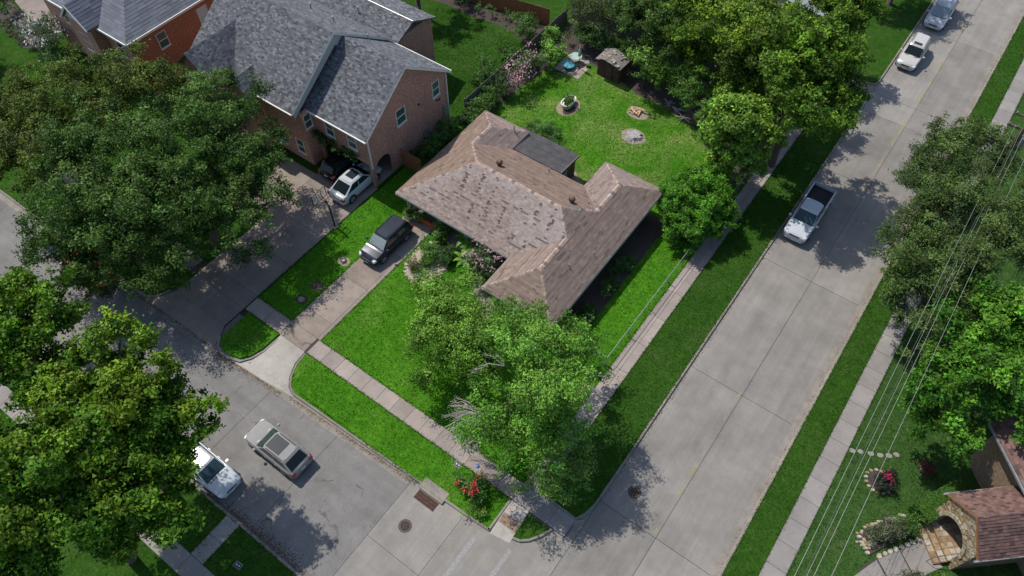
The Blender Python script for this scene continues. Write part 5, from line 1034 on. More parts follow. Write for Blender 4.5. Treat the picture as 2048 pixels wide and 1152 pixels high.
tree('garden_shrub', 'leafy green shrub at the top of the stone edged bed', (-25.3, 24.3), [(-25.5, 24.5, .75, .6), (-25.1, 24.0, .7, .55), (-25.0, 23.5, .55, .45)], GS, 260, .10, .03, None, 'shrub', 101, topcol=(.10, .20, .035))
tree('garden_shrub', 'dark round shrub right of the stone edged bed', (-24.0, 24.9), [(-24.1, 24.9, .7, .6), (-23.8, 24.5, .6, .5)], [(.04, .085, .025), (.055, .11, .03)], 260, .10, .03, None, 'shrub', 102)
tree('garden_shrub', 'small reddish-green rose shrub near the driveway side of stone bed', (-25.6, 22.5), [(-25.6, 22.6, .5, .45), (-25.4, 22.2, .4, .3)], [(.07, .085, .03), (.09, .10, .035)], 200, .09, .02, None, 'shrub', 103)
tree('garden_shrub', 'light green shrub beside the carport end of the driveway', (-25.75, 26.0), [(-25.8, 26.1, .9, .6), (-25.6, 25.7, .7, .5)], [(.08, .17, .03), (.10, .20, .04)], 220, .13, .03, None, 'shrub', 104, topcol=(.14, .27, .05))
def banana(label, x, y, h, n, ln, seed):
    rg = random.Random(seed); t = thing('banana_plant', label, 'plant', (x, y, .12), 0, 'broad-leaved plants by the porch'); MB().tube([(0, 0, -.05), (0, 0, h)], [.07, .04], 7).build('stem', 'bark', t)
    for i in range(n):
        a = 2 * math.pi * i / n + rg.uniform(-.3, .3); d = Vector((math.cos(a), math.sin(a), 0)); s = Vector((-d.y, d.x, 0)); l = ln * rg.uniform(.75, 1.1); m = MB(); pts = []
        for k in range(6):
            f = k / 5; pts.append((Vector((0, 0, h)) + d * l * f + Vector((0, 0, .45 * l * math.sin(f * 2.2) - .25 * f * l)), .15 * math.sin(math.pi * (.12 + .85 * f))))
        for (p, w), (q, v) in zip(pts, pts[1:]):
            c = (.14, .27, .035) if i % 2 else (.10, .22, .03)
            m.add([p - s * w, p + Vector((0, 0, -.03)), q + Vector((0, 0, -.03)), q - s * v], [(0, 1, 2, 3)], c); m.add([p + Vector((0, 0, -.03)), p + s * w, q + s * v, q + Vector((0, 0, -.03))], [(0, 1, 2, 3)], c)
        m.build('leaf', 'leaf', t, cols=True)
    return t
banana('broad-leaved banana plant with upright leaves against the porch', -23.6, 26.3, 1.0, 7, 1.1, 1)
banana('banana plant with long arching leaves nearest the front lawn', -22.5, 25.0, .8, 8, 1.2, 2)
banana('lower yellow-green banana plant beside the pink crape myrtle', -22.9, 25.8, .9, 7, 1.1, 3)
cm2 = tree('crape_myrtle', 'pink and white blossoming crape myrtle at the house inner corner', (-20.9, 25.0), [(-21.2, 25.2, 1.7, 1.1), (-20.4, 24.8, 1.9, .9), (-21.0, 24.4, 1.5, .9), (-21.6, 25.6, 1.2, .8)], [(.045, .085, .03), (.065, .11, .04)], 190, .10, .06, None, 'shrub', 105)
rg = random.Random(29); blossoms(cm2, [(rg.uniform(-1.2, 1.2), rg.uniform(-1.0, .9), rg.uniform(1.8, 2.8)) for _ in range(30)], (.50, .34, .34), 4, .07, 14, .15)
gw = struct(MB().prism([(-21.6, 24.6), (-20.8, 25.0), (-20.0, 24.0), (-18.7, 23.5), (-18.2, 22.5), (-18.8, 21.8), (-19.6, 22.9), (-20.6, 23.4)], 0, .135).build('garden_path', 'walk_concrete'))
red = tree('flowering_shrub', 'red flowering crape myrtle on the front verge by the storm drain', (-11.3, 11.35), [(-11.5, 11.4, .9, .55), (-11.0, 11.3, 1.0, .5), (-12.1, 11.2, .8, .4), (-11.3, 12.0, .8, .4)], [(.045, .11, .02), (.06, .13, .03)], 130, .10, .035, None, 'shrub', 106)
blossoms(red, [(.1, .1, 1.5), (.25, -.25, 1.45), (.2, -.05, 1.55), (-.9, -.25, 1.2), (.0, .75, 1.3), (.35, -.1, 1.35), (-.3, -.4, 1.0), (.05, .2, 1.6), (.3, -.35, 1.3)], (.42, .07, .055), 12, .06, 26, .1)
tree('garden_shrub', 'tall weedy green tuft at the right end of front verge', (-10.4, 10.6), [(-10.6, 10.65, .35, .4), (-10.1, 10.6, .3, .35)], [(.10, .17, .03), (.12, .20, .035)], 150, .10, .02, None, 'shrub', 107, limbs=2)
for i, (x, y, r) in enumerate(((-12.7, 24.9, .7), (-12.6, 26.4, .6), (-12.5, 29.5, .6), (-12.75, 31.8, .5))):
    tree('garden_shrub', ('dark shrub at the front end of the right house wall', 'leafy shrub under the right eave with pale twigs', 'green bush half way along the shaded right house wall', 'small shrub furthest back along the shaded right house wall')[i], (x, y), [(x, y, .7, r), (x + .15, y + .6, .5, r * .7)], [(.035, .085, .02), (.05, .11, .025)], 220, .10, .03, 'shrubs along the right house wall', 'shrub', 110 + i, 3)
struct(MB().prism([(-13.9, 23.5), (-12.0, 24.2), (-12.05, 30), (-12.1, 37.8), (-13.9, 37.8)], 0, .126).build('flower_bed', 'mulch'))
# stepping rings of dirt left of the drive
for i, (x, y, r) in enumerate(((-30.3, 19.9, .52), (-30.35, 17.05, .55), (-30.4, 15.5, .5))):
    t = thing('tree_ring', ('bare ring with small stump nearest the parked SUV', 'dark mulched ring in the middle of the left lawn strip', 'rough grassy ring nearest the front pavement')[i], 'planting ring', (x, y, .12), 0, 'rings in the left lawn strip')
    MB().prism(ring_pts(0, 0, r, r * .8, 14, 0, .12), -.04, .012).build('mulch', ('pale_dirt', 'mulch', 'mulch')[i], t)
    MB().prism(ring_pts(0, 0, r * .62, r * .5, 12, 0, .1), .0, .035, inset=.2).build('soil', ('soil', 'soil', 'pale_dirt')[i], t)
    if i == 0: MB().lathe([(.12, 0), (.13, .1), (.1, .12)], (0, 0, .02), 9).build('stump', 'stump_wood', t)
# back yard objects
pl = thing('bathtub_planter', 'white tub planter with green plants in a dirt circle', 'planter', (-26.1, 44.6, .12), 0)
MB().prism(ring_pts(.05, -.15, .95, 1.3, 20, 0, .05), -.05, .012).build('dirt_ring', 'pale_dirt', pl)
MB().prism(ring_pts(.35, -.45, .5, .8, 14, 0, .1), .0, .03, inset=.1).build('mulch', 'mulch', pl)
def oval(rx, ry, z, n=20): return [(-.1 + rx * math.copysign(abs(math.cos(t)) ** .8, math.cos(t)), .05 + ry * math.copysign(abs(math.sin(t)) ** .7, math.sin(t)), z) for t in [2 * math.pi * i / n for i in range(n)]]
r0, r1, r2_, r3 = oval(.42, .72, .03), oval(.52, .86, .5), oval(.43, .77, .5), oval(.40, .72, .38); n = 20
MB().add(r0 + r1 + r2_ + r3, [(a * n + i, a * n + (i + 1) % n, (a + 1) * n + (i + 1) % n, (a + 1) * n + i) for a in range(3) for i in range(n)] + [tuple(range(3 * n, 4 * n))]).build('tub', 'ceramic_white', pl)
me, _ = leaf_mesh('plants', [(-.1, .2, .6, .42), (-.1, -.2, .55, .35)], GS, 260, .09, seed=120); link('plants', me, pl)
fp = thing('fire_pit', 'fire pit of pale cut logs on a bare dirt patch', 'fire pit', (-20.7, 47.4, .12), 0)
MB().prism(ring_pts(.1, 0, 1.05, .8, 18, 0, .12), -.05, .012).build('dirt', 'pale_dirt', fp)
for a, l, x, y in ((20, .9, -.2, .1), (70, .8, .15, .05), (140, .8, -.35, -.1), (100, .7, .3, -.1), (10, 1.1, .35, .3), (160, .7, -.1, -.25)):
    c, s_ = math.cos(R(a)) * l / 2, math.sin(R(a)) * l / 2; z = random.uniform(.08, .26); MB().tube([(x - c, y - s_, z), (x + c, y + s_, z + .06)], .085, 8).build('log', 'wood_cut', fp)
for i in range(9):
    a = i * .7; rock(fp, -.3 + .45 * math.cos(a), -.05 + .4 * math.sin(a), .0, .15, random.choice(('stone_tan', 'stone_cream')))
sp = thing('tree_stump', 'wide grey weathered tree stump in the middle of back lawn', 'stump', (-19.4, 44.6, .12), 0)
n = 16; rs = [random.uniform(.55, .85) for _ in range(n)]
MB().prism(ring_pts(0, 0, 1.1, .95, 16, 0, .15), -.05, .01).build('sawdust', 'pale_dirt', sp)
MB().add([(rs[i] * 1.15 * math.cos(2 * math.pi * i / n), rs[i] * 1.0 * math.sin(2 * math.pi * i / n), 0) for i in range(n)] + [(rs[i] * .85 * math.cos(2 * math.pi * i / n), rs[i] * .72 * math.sin(2 * math.pi * i / n), .26 + jit(.04)) for i in range(n)], [(i, (i + 1) % n, n + (i + 1) % n, n + i) for i in range(n)] + [tuple(range(n, 2 * n))]).build('wood', 'stump_wood', sp)
for a in (200, 255, 300, 20): MB().tube([(.4 * math.cos(R(a)), .4 * math.sin(R(a)), .1), (1.0 * math.cos(R(a)), 1.0 * math.sin(R(a)), .0)], [.14, .04], 6).build('root', 'stump_wood', sp)
pt = struct(MB().prism([(-29.9, 47.6), (-28.9, 48.1), (-27.6, 48.3), (-27.3, 50.3), (-29.9, 50.7), (-30.3, 49.0)], 0, .122).build('patio', 'soil'))
for i in range(4):
    for j in range(4):
        x, y = -30.1 + i * .68, 48.1 + j * .66
        if not (i == 3 and j == 3): MB().box(x + .02, x + .65, y + .02, y + .63, .1, .145 + jit(.006)).build('paving_slab', random.choice(('stone', 'stone_pale', 'walk_concrete')), pt)
pb = thing('plunge_tub', 'round teal garden pond tub on the back yard patio', 'tub', (-29.05, 49.0, .14))
MB().lathe([(.50, 0), (.58, .28), (.60, .33), (.52, .34), (.47, .28), (.47, .24)], (0, 0, 0), 24).build('rim', 'teal', pb, smooth=True); MB().lathe([(.46, .22), (.46, .25)], (0, 0, 0), 24).build('water', 'water_teal', pb)
um = thing('garden_umbrella', 'folded pale garden umbrella standing on the patio', 'umbrella', (-28.25, 49.45, .14))
MB().tube([(0, 0, 0), (.02, .02, 2.5)], .02, 6).build('pole', 'dark_trim', um); MB().lathe([(.02, 2.55), (.07, 2.3), (.13, 1.9), (.17, 1.45), (.14, 1.4)], (.02, .02, 0), 9).build('canopy', 'pale_teal', um); MB().lathe([(.22, 0), (.22, .06), (.05, .12)], (0, 0, 0), 12).build('base', 'cast_iron', um)
tb = thing('garden_table', 'round pale glass garden table behind the umbrella', 'table', (-28.9, 50.0, .14))
MB().lathe([(.55, .70), (.57, .72), (.55, .74)], (0, 0, 0), 22).build('tabletop', 'pale_teal', tb)
for k in range(4): a = k * D + .4; MB().tube([(.4 * math.cos(a), .4 * math.sin(a), 0), (.34 * math.cos(a), .34 * math.sin(a), .7)], .018, 5).build('leg', 'dark_trim', tb)
ch = thing('garden_chair', 'thin metal garden chair beside the round glass table', 'chair', (-27.8, 50.2, .14), .6)
MB().box(-.22, .22, -.22, .22, .40, .43).build('seat', 'galv', ch); MB().tube([(-.2, .22, .42), (-.2, .3, .9), (.2, .3, .9), (.2, .22, .42)], .014, 5).build('backrest', 'galv', ch)
for sx_ in (-1, 1):
    for sy_ in (-1, 1): MB().tube([(sx_ * .2, sy_ * .2, .41), (sx_ * .23, sy_ * .24, 0)], .012, 5).build('leg', 'galv', ch)
sd_ = thing('garden_shed', 'small dark red plank shed with mossy rounded roof', 'shed', (-26.4, 49.8, .12), R(-2))
for i in range(14): MB().box(i * .165, i * .165 + .158, -.02 + jit(.004), .02, 0, 1.72 + .10 * math.sin(math.pi * i / 13)).build('plank', 'wood_shed', sd_)
MB().box(0, .04, .025, 1.5, 0, 1.7).box(2.27, 2.31, .025, 1.5, 0, 1.7).box(.04, 2.27, 1.46, 1.5, 0, 1.7).build('side_wall', 'wood_shed', sd_)
dr = MB().box(.74, 1.56, -.05, -.024, .02, 1.62).build('door', 'wood_shed', sd_)
for z_ in (.75, 1.38): MB().box(.78, 1.52, -.07, -.051, z_, z_ + .07).build('hinge_strap', 'cast_iron', dr)
for x_ in (.70, 1.58): MB().box(x_, x_ + .04, -.06, -.022, 0, 1.7).build('trim', 'inner_dark', sd_)
n = 8; pr_ = [(-.2 + 2.7 * i / n, 1.78 + .28 * math.sin(math.pi * i / n) + (.1 if i in (2, 3) else 0)) for i in range(n + 1)]
m = MB()
for (xa, za), (xb, zb2) in zip(pr_, pr_[1:]):
    m.add([(xa, -.28, za - .06), (xb, -.28, zb2 - .06), (xb, 1.7, zb2 - .06), (xa, 1.7, za - .06), (xa, -.28, za), (xb, -.28, zb2), (xb, 1.7, zb2), (xa, 1.7, za)], [(3, 2, 1, 0), (4, 5, 6, 7), (0, 1, 5, 4), (2, 3, 7, 6), (1, 2, 6, 5), (3, 0, 4, 7)])
rf_ = m.build('roof', 'wood_grey', sd_)
for _ in range(22):
    f_ = random.random(); xx = -.1 + 2.5 * f_; MB().box(-.14, .14, -.1, .1, 0, .03, Matrix.Translation((xx, random.uniform(-.2, 1.5), 1.79 + .28 * math.sin(math.pi * (xx + .2) / 2.7) + .06)) @ Matrix.Rotation(random.random() * 3, 4, 'Z')).build('shake', random.choice(('stump_wood', 'pale_dirt', 'wood_grey', 'stone')), rf_)
for i, (x, y) in enumerate(((-17.8, 49.6), (-18.8, 49.9), (-16.9, 49.0))):
    t = thing('branch_pile', ('pale cut branches piled in the rear shade', 'heap of twigs left of the pale cut branches', 'small heap of cuttings at the rear lawn edge')[i], 'branches', (x, y, .12), 0, 'cuttings at the rear lawn edge')
    for k in range(9): a = random.random() * 6.3; l = random.uniform(.3, .7); MB().tube([(-l * math.cos(a) + jit(.3), -l * math.sin(a), .05 + k * .03), (l * math.cos(a), l * math.sin(a) + jit(.3), .12 + k * .03)], [.03, .012], 5).build('branch', 'twig', t)
struct(MB().prism([(-24, 50.2), (-22, 49.5), (-19.5, 49.6), (-17, 48.8), (-14.8, 48.6), (-13.8, 47.2), (-9.3, 44), (-9.1, 55), (-32.8, 55.2), (-32.6, 51), (-30.5, 50.8), (-27, 50.6)], 0, .1265).build('flower_bed', 'mulch'))
struct(MB().prism([(-33.0, 37.6), (-31.6, 37.8), (-31.2, 40), (-31.0, 44), (-30.6, 47.6), (-31, 50), (-33.0, 50.5)], 0, .1262).build('flower_bed', 'mulch'))
struct(MB().prism([(-33.2, 49.2), (-36.2, 50.2), (-38.4, 50.4), (-41, 49.9), (-44.5, 50), (-48, 49.4), (-48, 51), (-34, 53.4), (-33.2, 53.4)], 0, .125).build('flower_bed', 'mulch'))
rn = thing('rain_barrel_ring', 'coiled terracotta ring of pots beside the sun room roof', 'pots', (-26.6, 38.9, .12)); 
for k, (a, b) in enumerate(((0, 0), (.3, -.2), (-.2, .25))): MB().lathe([(.14, 0), (.19, .22), (.2, .25), (.15, .25), (.13, .2)], (a, b, 0), 12).build('pot', 'terracotta', rn)
# carport things
for i, (x, y, lb) in enumerate(((-28.9, 26.1, 'white ceramic pot by the carport post'), (-28.2, 26.3, 'terracotta pot with green fern behind the parked SUV'))):
    t = thing('flower_pot', lb, 'pot', (x, y, .15)); MB().lathe([(.16, 0), (.24, .32), (.26, .36), (.2, .36), (.18, .3)], (0, 0, 0), 14).build('pot', ('ceramic_white', 'terracotta')[i], t, smooth=True)
    me, _ = leaf_mesh('plants', [(0, 0, .6, .3 + .12 * i)], [(.08, .16, .03), (.11, .2, .04)], 260, .09, seed=130 + i); stuff(link('plants', me, t))
tag(MB().tube([(-28.0, 26.4, .62), (-27.4, 26.5, .55), (-26.75, 26.42, .5)], [.14, .22, .16], 8).build('orange_tarp', 'orange_cloth', smooth=True), 'bright orange rolled tarp under the carport eave', 'tarp')
for o in (bpy.data.objects['orange_tarp'],): o.location.z = -.22
# chain-link fence on the right side of the lot
def chain_fence(label, p, q, h=1.05, post=2.9, dia=.11):
    t = thing('chain_link_fence', label, 'fence', (p[0], p[1], .12), math.atan2(q[1] - p[1], q[0] - p[0])); L = math.dist(p, q); k = max(1, round(L / post))
    for i in range(k + 1): MB().tube([(L * i / k, 0, -.1), (L * i / k, 0, h + .03)], .032, 7).build('post', 'galv', t)
    MB().tube([(0, 0, h), (L, 0, h)], .024, 6).build('top_rail', 'galv', t)
    m = MB(); w = .004; nx = int(L / dia)
    for i in range(-int(h / dia), nx):
        for s_ in (0, 1):
            x0 = i * dia; a0, a1 = (x0, x0 + h) if not s_ else (x0 + h, x0); z0, z1 = .02, h
            def clip(a, z, b, y):
                if a < 0: z += (y - z) * (0 - a) / (b - a); a = 0
                if a > L: z += (y - z) * (L - a) / (b - a); a = L
                return a, z
            b0 = clip(a0, z0, a1, z1); b1 = clip(a1, z1, a0, z0)
            if abs(b0[0] - b1[0]) > .02: m.add([(b0[0] - w, 0, b0[1]), (b0[0] + w, 0, b0[1]), (b1[0] + w, 0, b1[1]), (b1[0] - w, 0, b1[1])], [(0, 1, 2, 3)])
    stuff(m.build('wire_mesh', 'galv', t)); return t
chain_fence('long chain-link fence beside the right pavement of the lot', (-9.4, 24.0), (-9.25, 47.0))
chain_fence('short chain-link return fence from the pavement towards the house', (-12.6, 23.95), (-9.55, 23.97))
# basketball hoop
bb = thing('basketball_hoop', 'black basketball hoop with clear board beside the neighbour driveway', 'basketball hoop', (-33.3, 22.05, .12), math.pi)
MB().lathe([(.3, 0), (.3, .02)], (0, 0, 0), 12).build('footing', 'walk_concrete', bb)
MB().tube([(0, 0, 0), (0, 0, 2.35), (.25, 0, 2.85)], .075, 7).build('pole', 'black_plastic', bb)
for s_ in (-.12, .12): MB().tube([(.1, s_ * .5, 2.6), (.85, s_, 3.2)], .025, 5).build('arm', 'black_plastic', bb); MB().tube([(.25, s_ * .5, 2.85), (.85, s_, 2.75)], .025, 5).build('arm', 'black_plastic', bb)
fr_ = MB()
for y0, y1, z0, z1 in ((-.72, .72, 2.45, 2.5), (-.72, .72, 3.4, 3.45), (-.72, -.67, 2.5, 3.4), (.67, .72, 2.5, 3.4), (-.25, -.22, 2.5, 3.4), (.22, .25, 2.5, 3.4)): fr_.box(.85, .9, y0, y1, z0, z1)
fr_.build('backboard_frame', 'black_plastic', bb); MB().box(.87, .88, -.668, .668, 2.502, 3.398).build('backboard', 'clear_panel', bb)
MB().tube([(1.14 + .23 * math.cos(2 * math.pi * k / 14), .23 * math.sin(2 * math.pi * k / 14), 2.62) for k in range(15)], .012, 4).build('rim', 'orange_cloth', bb)
m = MB()
for k in range(12): a = 2 * math.pi * k / 12; m.tube([(1.14 + .23 * math.cos(a), .23 * math.sin(a), 2.62), (1.14 + .14 * math.cos(a + .3), .14 * math.sin(a + .3), 2.2)], .006, 3)
m.build('net', 'white_trim', bb)
# ivy on the carport mouth
iv = thing('ivy_vine', 'dark ivy hanging over the brick carport opening', 'vine', (-36, 26.9, 2.6))
me, _ = leaf_mesh('foliage', [(-2.6 + .62 * i, -.05, .15 + .25 * math.cos(i * 1.3), .42) for i in range(9)] + [(2.5, 0, -.6, .35), (2.45, 0, -1.2, .35), (2.4, -.1, -1.8, .4), (2.4, -.1, -2.2, .35), (-2.6, -.2, -.5, .8), (-2.7, -.1, .5, .8), (-1.7, -.2, .35, .75), (-.9, -.2, .2, .6), (-2.9, -.3, -1.3, .7), (-2.8, -.3, -2.0, .6)], [(.03, .065, .018), (.045, .09, .022)], 240, .10, seed=140, clump=(.4, .7)); link('foliage', me, iv)

# ------------------------------------------------------------------ standing grass and gutter litter
def in_poly(px, py, poly):
    c = np.zeros(len(px), bool); n = len(poly)
    for i in range(n):
        (x0, y0), (x1, y1) = poly[i], poly[(i + 1) % n]
        if y0 == y1: continue
        c ^= ((y0 > py) != (y1 > py)) & (px < (x1 - x0) * (py - y0) / (y1 - y0) + x0)
    return c
def tufts(name, polys, holes, dens, dark, light, seed, z=.12, h=.075, w=.035):
    rg = np.random.default_rng(seed); Q, K = [], []
    for poly in polys:
        xs_, ys_ = [p[0] for p in poly], [p[1] for p in poly]; n = int((max(xs_) - min(xs_)) * (max(ys_) - min(ys_)) * dens)
        x = rg.uniform(min(xs_), max(xs_), n); y = rg.uniform(min(ys_), max(ys_), n); ok = in_poly(x, y, poly)
        for hp in holes: ok &= ~in_poly(x, y, hp)
        x, y = x[ok], y[ok]; n = len(x); a = rg.uniform(0, 6.283, n); ww = w * rg.uniform(.5, 1.4, n); hh = h * rg.uniform(.4, 1.4, n)
        q = np.empty((n, 3, 3)); q[:, 0] = np.stack([x - np.cos(a) * ww, y - np.sin(a) * ww, np.full(n, z - .01)], 1); q[:, 1] = np.stack([x + np.cos(a) * ww, y + np.sin(a) * ww, np.full(n, z - .01)], 1)
        q[:, 2] = np.stack([x + rg.normal(0, .05, n), y + rg.normal(0, .05, n), z + hh], 1); t = rg.random((n, 1)); Q.append(q); K.append((np.array(dark) * (1 - t) + np.array(light) * t) * rg.uniform(.7, 1.3, (n, 1)))
    me = tri_mesh(name, np.concatenate(Q), np.concatenate(K)); me.materials.append(M['leaf']); o = link(name, me); return stuff(o)
bxp = lambda x0, x1, y0, y1: [(x0, y0), (x1, y0), (x1, y1), (x0, y1)]
HOL = [bxp(-29.62, -26.7, 12, 26.7), bxp(-30, -13.3, 25.9, 37.6), bxp(-19.2, -12, 22.8, 38.4), BP, bxp(-26.5, -20.8, 35, 38), ring_pts(-26.05, 44.45, 1, 1.35, 14), ring_pts(-20.6, 47.4, 1.1, .85, 14), ring_pts(-19.4, 44.6, 1.15, 1, 14), bxp(-33.1, -30.9, 37.5, 50.5), bxp(-30.4, -27.3, 47.7, 50.7)] + [ring_pts(x, y, .5, .42, 10) for x, y in ((-30.3, 19.9), (-30.35, 17.05), (-30.4, 15.5))]
g1 = tufts('grass', [bxp(-33.0, -9.1, 13.8, 49.5), bxp(-26.4, -9.3, 10.2, 12.45), [(-32.6, 12.4), (-32.6, 10.1), (-31.6, 9.35), (-30.4, 9.6), (-29.7, 10.9), (-29.65, 12.4)]], HOL, 90, (.026, .11, .004), (.105, .27, .025), 1)
tag(g1, 'short bright green grass blades over the lot lawns', 'grass')
EDGE = [bxp(-26.8, -9.2, 12.42, 12.58), bxp(-26.7, -9.1, 13.70, 13.86), bxp(-26.82, -26.68, 13.9, 26.2), bxp(-29.66, -29.50, 13.9, 25.8), bxp(-9.15, -8.98, 14, 46), bxp(-25, -14.4, 9.88, 10.04), bxp(-32.6, -29.6, 12.38, 12.56), bxp(-33.0, -29.6, 13.68, 13.84)]
g3 = tufts('grass', EDGE, [], 330, (.03, .095, .005), (.11, .22, .03), 3, z=.135, h=.07, w=.03); tag(g3, 'longer grass blades creeping over the lot pavement edges', 'grass')
g4 = tufts('grass', [bxp(-7.88, -7.72, 14, 60), bxp(-4.86, -4.72, 17, 60), bxp(3.38, 3.52, 8, 90), bxp(5.12, 5.26, 8, 80), bxp(6.44, 6.60, 8, 80), bxp(-22.68, -22.54, -1.3, 1.4), bxp(-21.56, -21.44, -1.3, 1.4), bxp(-30, -13.8, 1.42, 1.56), bxp(-33.28, -33.12, 14, 26)], [], 260, (.022, .062, .006), (.075, .14, .025), 4, z=.135, h=.07, w=.03); tag(g4, 'longer grass blades creeping over the street side kerbs and walks', 'grass')
g2 = tufts('grass', [bxp(-7.7, -4.85, 15.5, 61.5), bxp(3.5, 5.15, 5, 80), bxp(6.55, 11.5, 12, 34), bxp(-30, -13.8, -1.25, 1.4), bxp(-45, -33.3, 37.5, 49.5)], [], 70, (.018, .058, .006), (.058, .13, .018), 2)  # blade colours carry the same painted dimming outside the lot
tag(g2, 'short green grass blades over the verges and neighbouring lawns', 'grass')
def litter(name, label, segs, n, seed):
    rg = np.random.default_rng(seed); Q = []; K = []
    for (x0, y0, x1, y1, sp) in segs:
        t = rg.random(n); x = x0 + (x1 - x0) * t; y = y0 + (y1 - y0) * t; d = math.hypot(x1 - x0, y1 - y0); o = np.abs(rg.normal(0, sp, n)); x = x - (y1 - y0) / d * o; y = y + (x1 - x0) / d * o
        a = rg.uniform(0, 6.28, n); s = rg.uniform(.015, .05, n); q = np.empty((n, 3, 3))
        for k in range(3): q[:, k] = np.stack([x + np.cos(a + k * 2.1) * s, y + np.sin(a + k * 2.1) * s, rg.uniform(.006, .02, n)], 1)
        Q.append(q); K.append(np.array([.10, .07, .045]) * rg.uniform(.4, 1.8, (n, 1)))
    me = tri_mesh(name, np.concatenate(Q), np.concatenate(K)); me.materials.append(M['leaf']); tag(stuff(link(name, me)), label, 'leaf litter')
litter('leaf_litter', 'brown leaf litter along the front street gutters', [(-14.6, 9.85, -25.4, 9.45, .12), (-26, 9.3, -32, 8.9, .16), (-33, 9.0, -44, 8.7, .16), (-30, 1.68, -13.6, 1.68, .18), (-23, 1.7, -17, 1.7, .35)], 900, 5)
litter('leaf_litter', 'brown leaf litter along the side street gutters', [(-4.6, 60, -4.6, 16, -.08) if False else (-4.6, 60, -4.6, 16, .10), (3.25, 12, 3.25, 80, .05)], 450, 6)
# ------------------------------------------------------------------ street furniture
def manhole(label, x, y, r=.42):
    t = thing('manhole_cover', label, 'manhole', (x, y, 0), 0, 'manhole covers'); MB().lathe([(r, -.02), (r, .006), (r * .8, .008), (r * .8, -.02)], (0, 0, 0), 28).build('frame', 'cast_iron', t)
    MB().lathe([(r * .78, -.02), (r * .78, .004)], (0, 0, 0), 28).build('cover', 'cast_iron', t)
    for rr in (.7, .5, .3): MB().lathe([(r * rr, .004), (r * rr, .012), (r * (rr - .09), .012), (r * (rr - .09), .004)], (0, 0, 0), 24).build('ring', 'cast_iron' if rr == .5 else 'rust', t)
    for k in range(8): a = k * math.pi / 4; MB().box(-.02, .02, r * .1, r * .68, .004, .010, Matrix.Rotation(a, 4, 'Z')).build('rib', 'cast_iron', t)
manhole('manhole cover in the front street concrete near the storm drain', -13.4, 7.4); manhole('manhole cover in tree shade on the side street', -3.2, 17.4); manhole('rusty manhole cover up the side street under olive tree', 1.6, 53.3)
dn = thing('storm_drain', 'rusty storm drain grate with concrete inlet on the front kerb', 'storm drain', (-13.35, 9.55, 0))
MB().box(-.95, .95, .32, .95, -.05, .15).box(-.95, .95, .16, .32, .10, .15).build('inlet_cover', 'kerb_concrete', dn, bevel=.02)
MB().box(-.9, .9, .17, .31, -.04, .09).build('opening', 'inner_dark', dn); MB().box(-.8, .75, -.5, .12, -.029, .008).build('sump', 'inner_dark', dn)
for p in range(2):
    x0 = -.78 + p * .77
    for k in range(9): MB().box(x0 + k * .085, x0 + k * .085 + .03, -.48, .10, .0085, .022).build('bar', 'rust', dn)
    for y_ in (-.5, -.31, -.12, .07): MB().box(x0 - .01, x0 + .735, y_, y_ + .03, .0225, .03).build('cross_bar', 'rust', dn)
def meter(label, x, y): 
    t = thing('meter_box', label, 'meter box', (x, y, .12), .1); MB().box(-.25, .25, -.18, .18, -.05, .02).build('frame', 'walk_grey', t); MB().box(-.2, .2, -.13, .13, .0205, .03).build('lid', 'cast_iron', t)
    for s_ in (-.09, .09): MB().lathe([(.045, .0305), (.045, .036)], (s_, 0, 0), 10).build('cap', 'plate', t)
meter('water meter box with two pale caps in the south verge', -19.8, -.15); meter('water meter box at the verge edge of the front pavement', -13.2, 12.3)
tag(MB().lathe([(.13, .143), (.13, .165), (.09, .185), (.02, .19)], (-12.1, 12.95, 0), 16).build('blue_cap', 'blue_plastic', smooth=True), 'small bright blue disc lying on the front pavement', 'disc')
# power line
pp = thing('utility_pole', 'wooden utility pole with cross-arms at the right picture edge', 'utility pole', (6.35, 53.2, .1))
MB().tube([(0, 0, -.2), (0, 0, 9.6)], [.17, .12], 10).build('pole', 'pole_wood', pp)
for z_ in (8.2, 9.2): MB().box(-1.1, 1.1, .1, .2, z_, z_ + .12).build('cross_arm', 'pole_wood', pp)
for x_ in (-1, -.4, .4, 1):
    for z_ in (8.32, 9.32): MB().lathe([(.02, 0), (.05, .03), (.03, .08), (.05, .12), (.02, .16)], (x_, .15, z_), 8).build('insulator', 'galv', pp)
MB().lathe([(.0, 7.0), (.22, 7.0), (.24, 7.1), (.24, 7.8), (.2, 7.9), (.02, 7.95)], (.38, 0, 0), 14).build('transformer', 'galv', pp)
pp2 = thing('utility_pole', 'utility pole beyond the lower picture edge carrying the lines', 'utility pole', (6.35, -2.0, .1)); MB().tube([(0, 0, -.2), (0, 0, 9.6)], [.17, .12], 10).build('pole', 'pole_wood', pp2)
for k, (x_, z_, mt, rd, lb) in enumerate(((5.62, 8.3, 'wire', .011, 'pale overhead wire nearest the side street'), (6.02, 8.0, 'wire_dark', .015, 'dark overhead cable second from the side street'), (6.12, 8.1, 'wire', .009, 'thin pale overhead cable beside the dark cable'), (6.38, 8.2, 'wire', .011, 'pale overhead wire just right of the dark cable'), (7.05, 8.3, 'wire', .011, 'rightmost pale overhead wire above the east lawn'))):
    tag(MB().tube([(x_ + .1 * i / 16, -2 + 55.2 * i / 16, z_ + .35 - 1.2 * 4 * (i / 16) * (1 - i / 16) * .3) for i in range(17)], rd, 5).build('overhead_wire', mt), lb, 'wire', 'power lines')
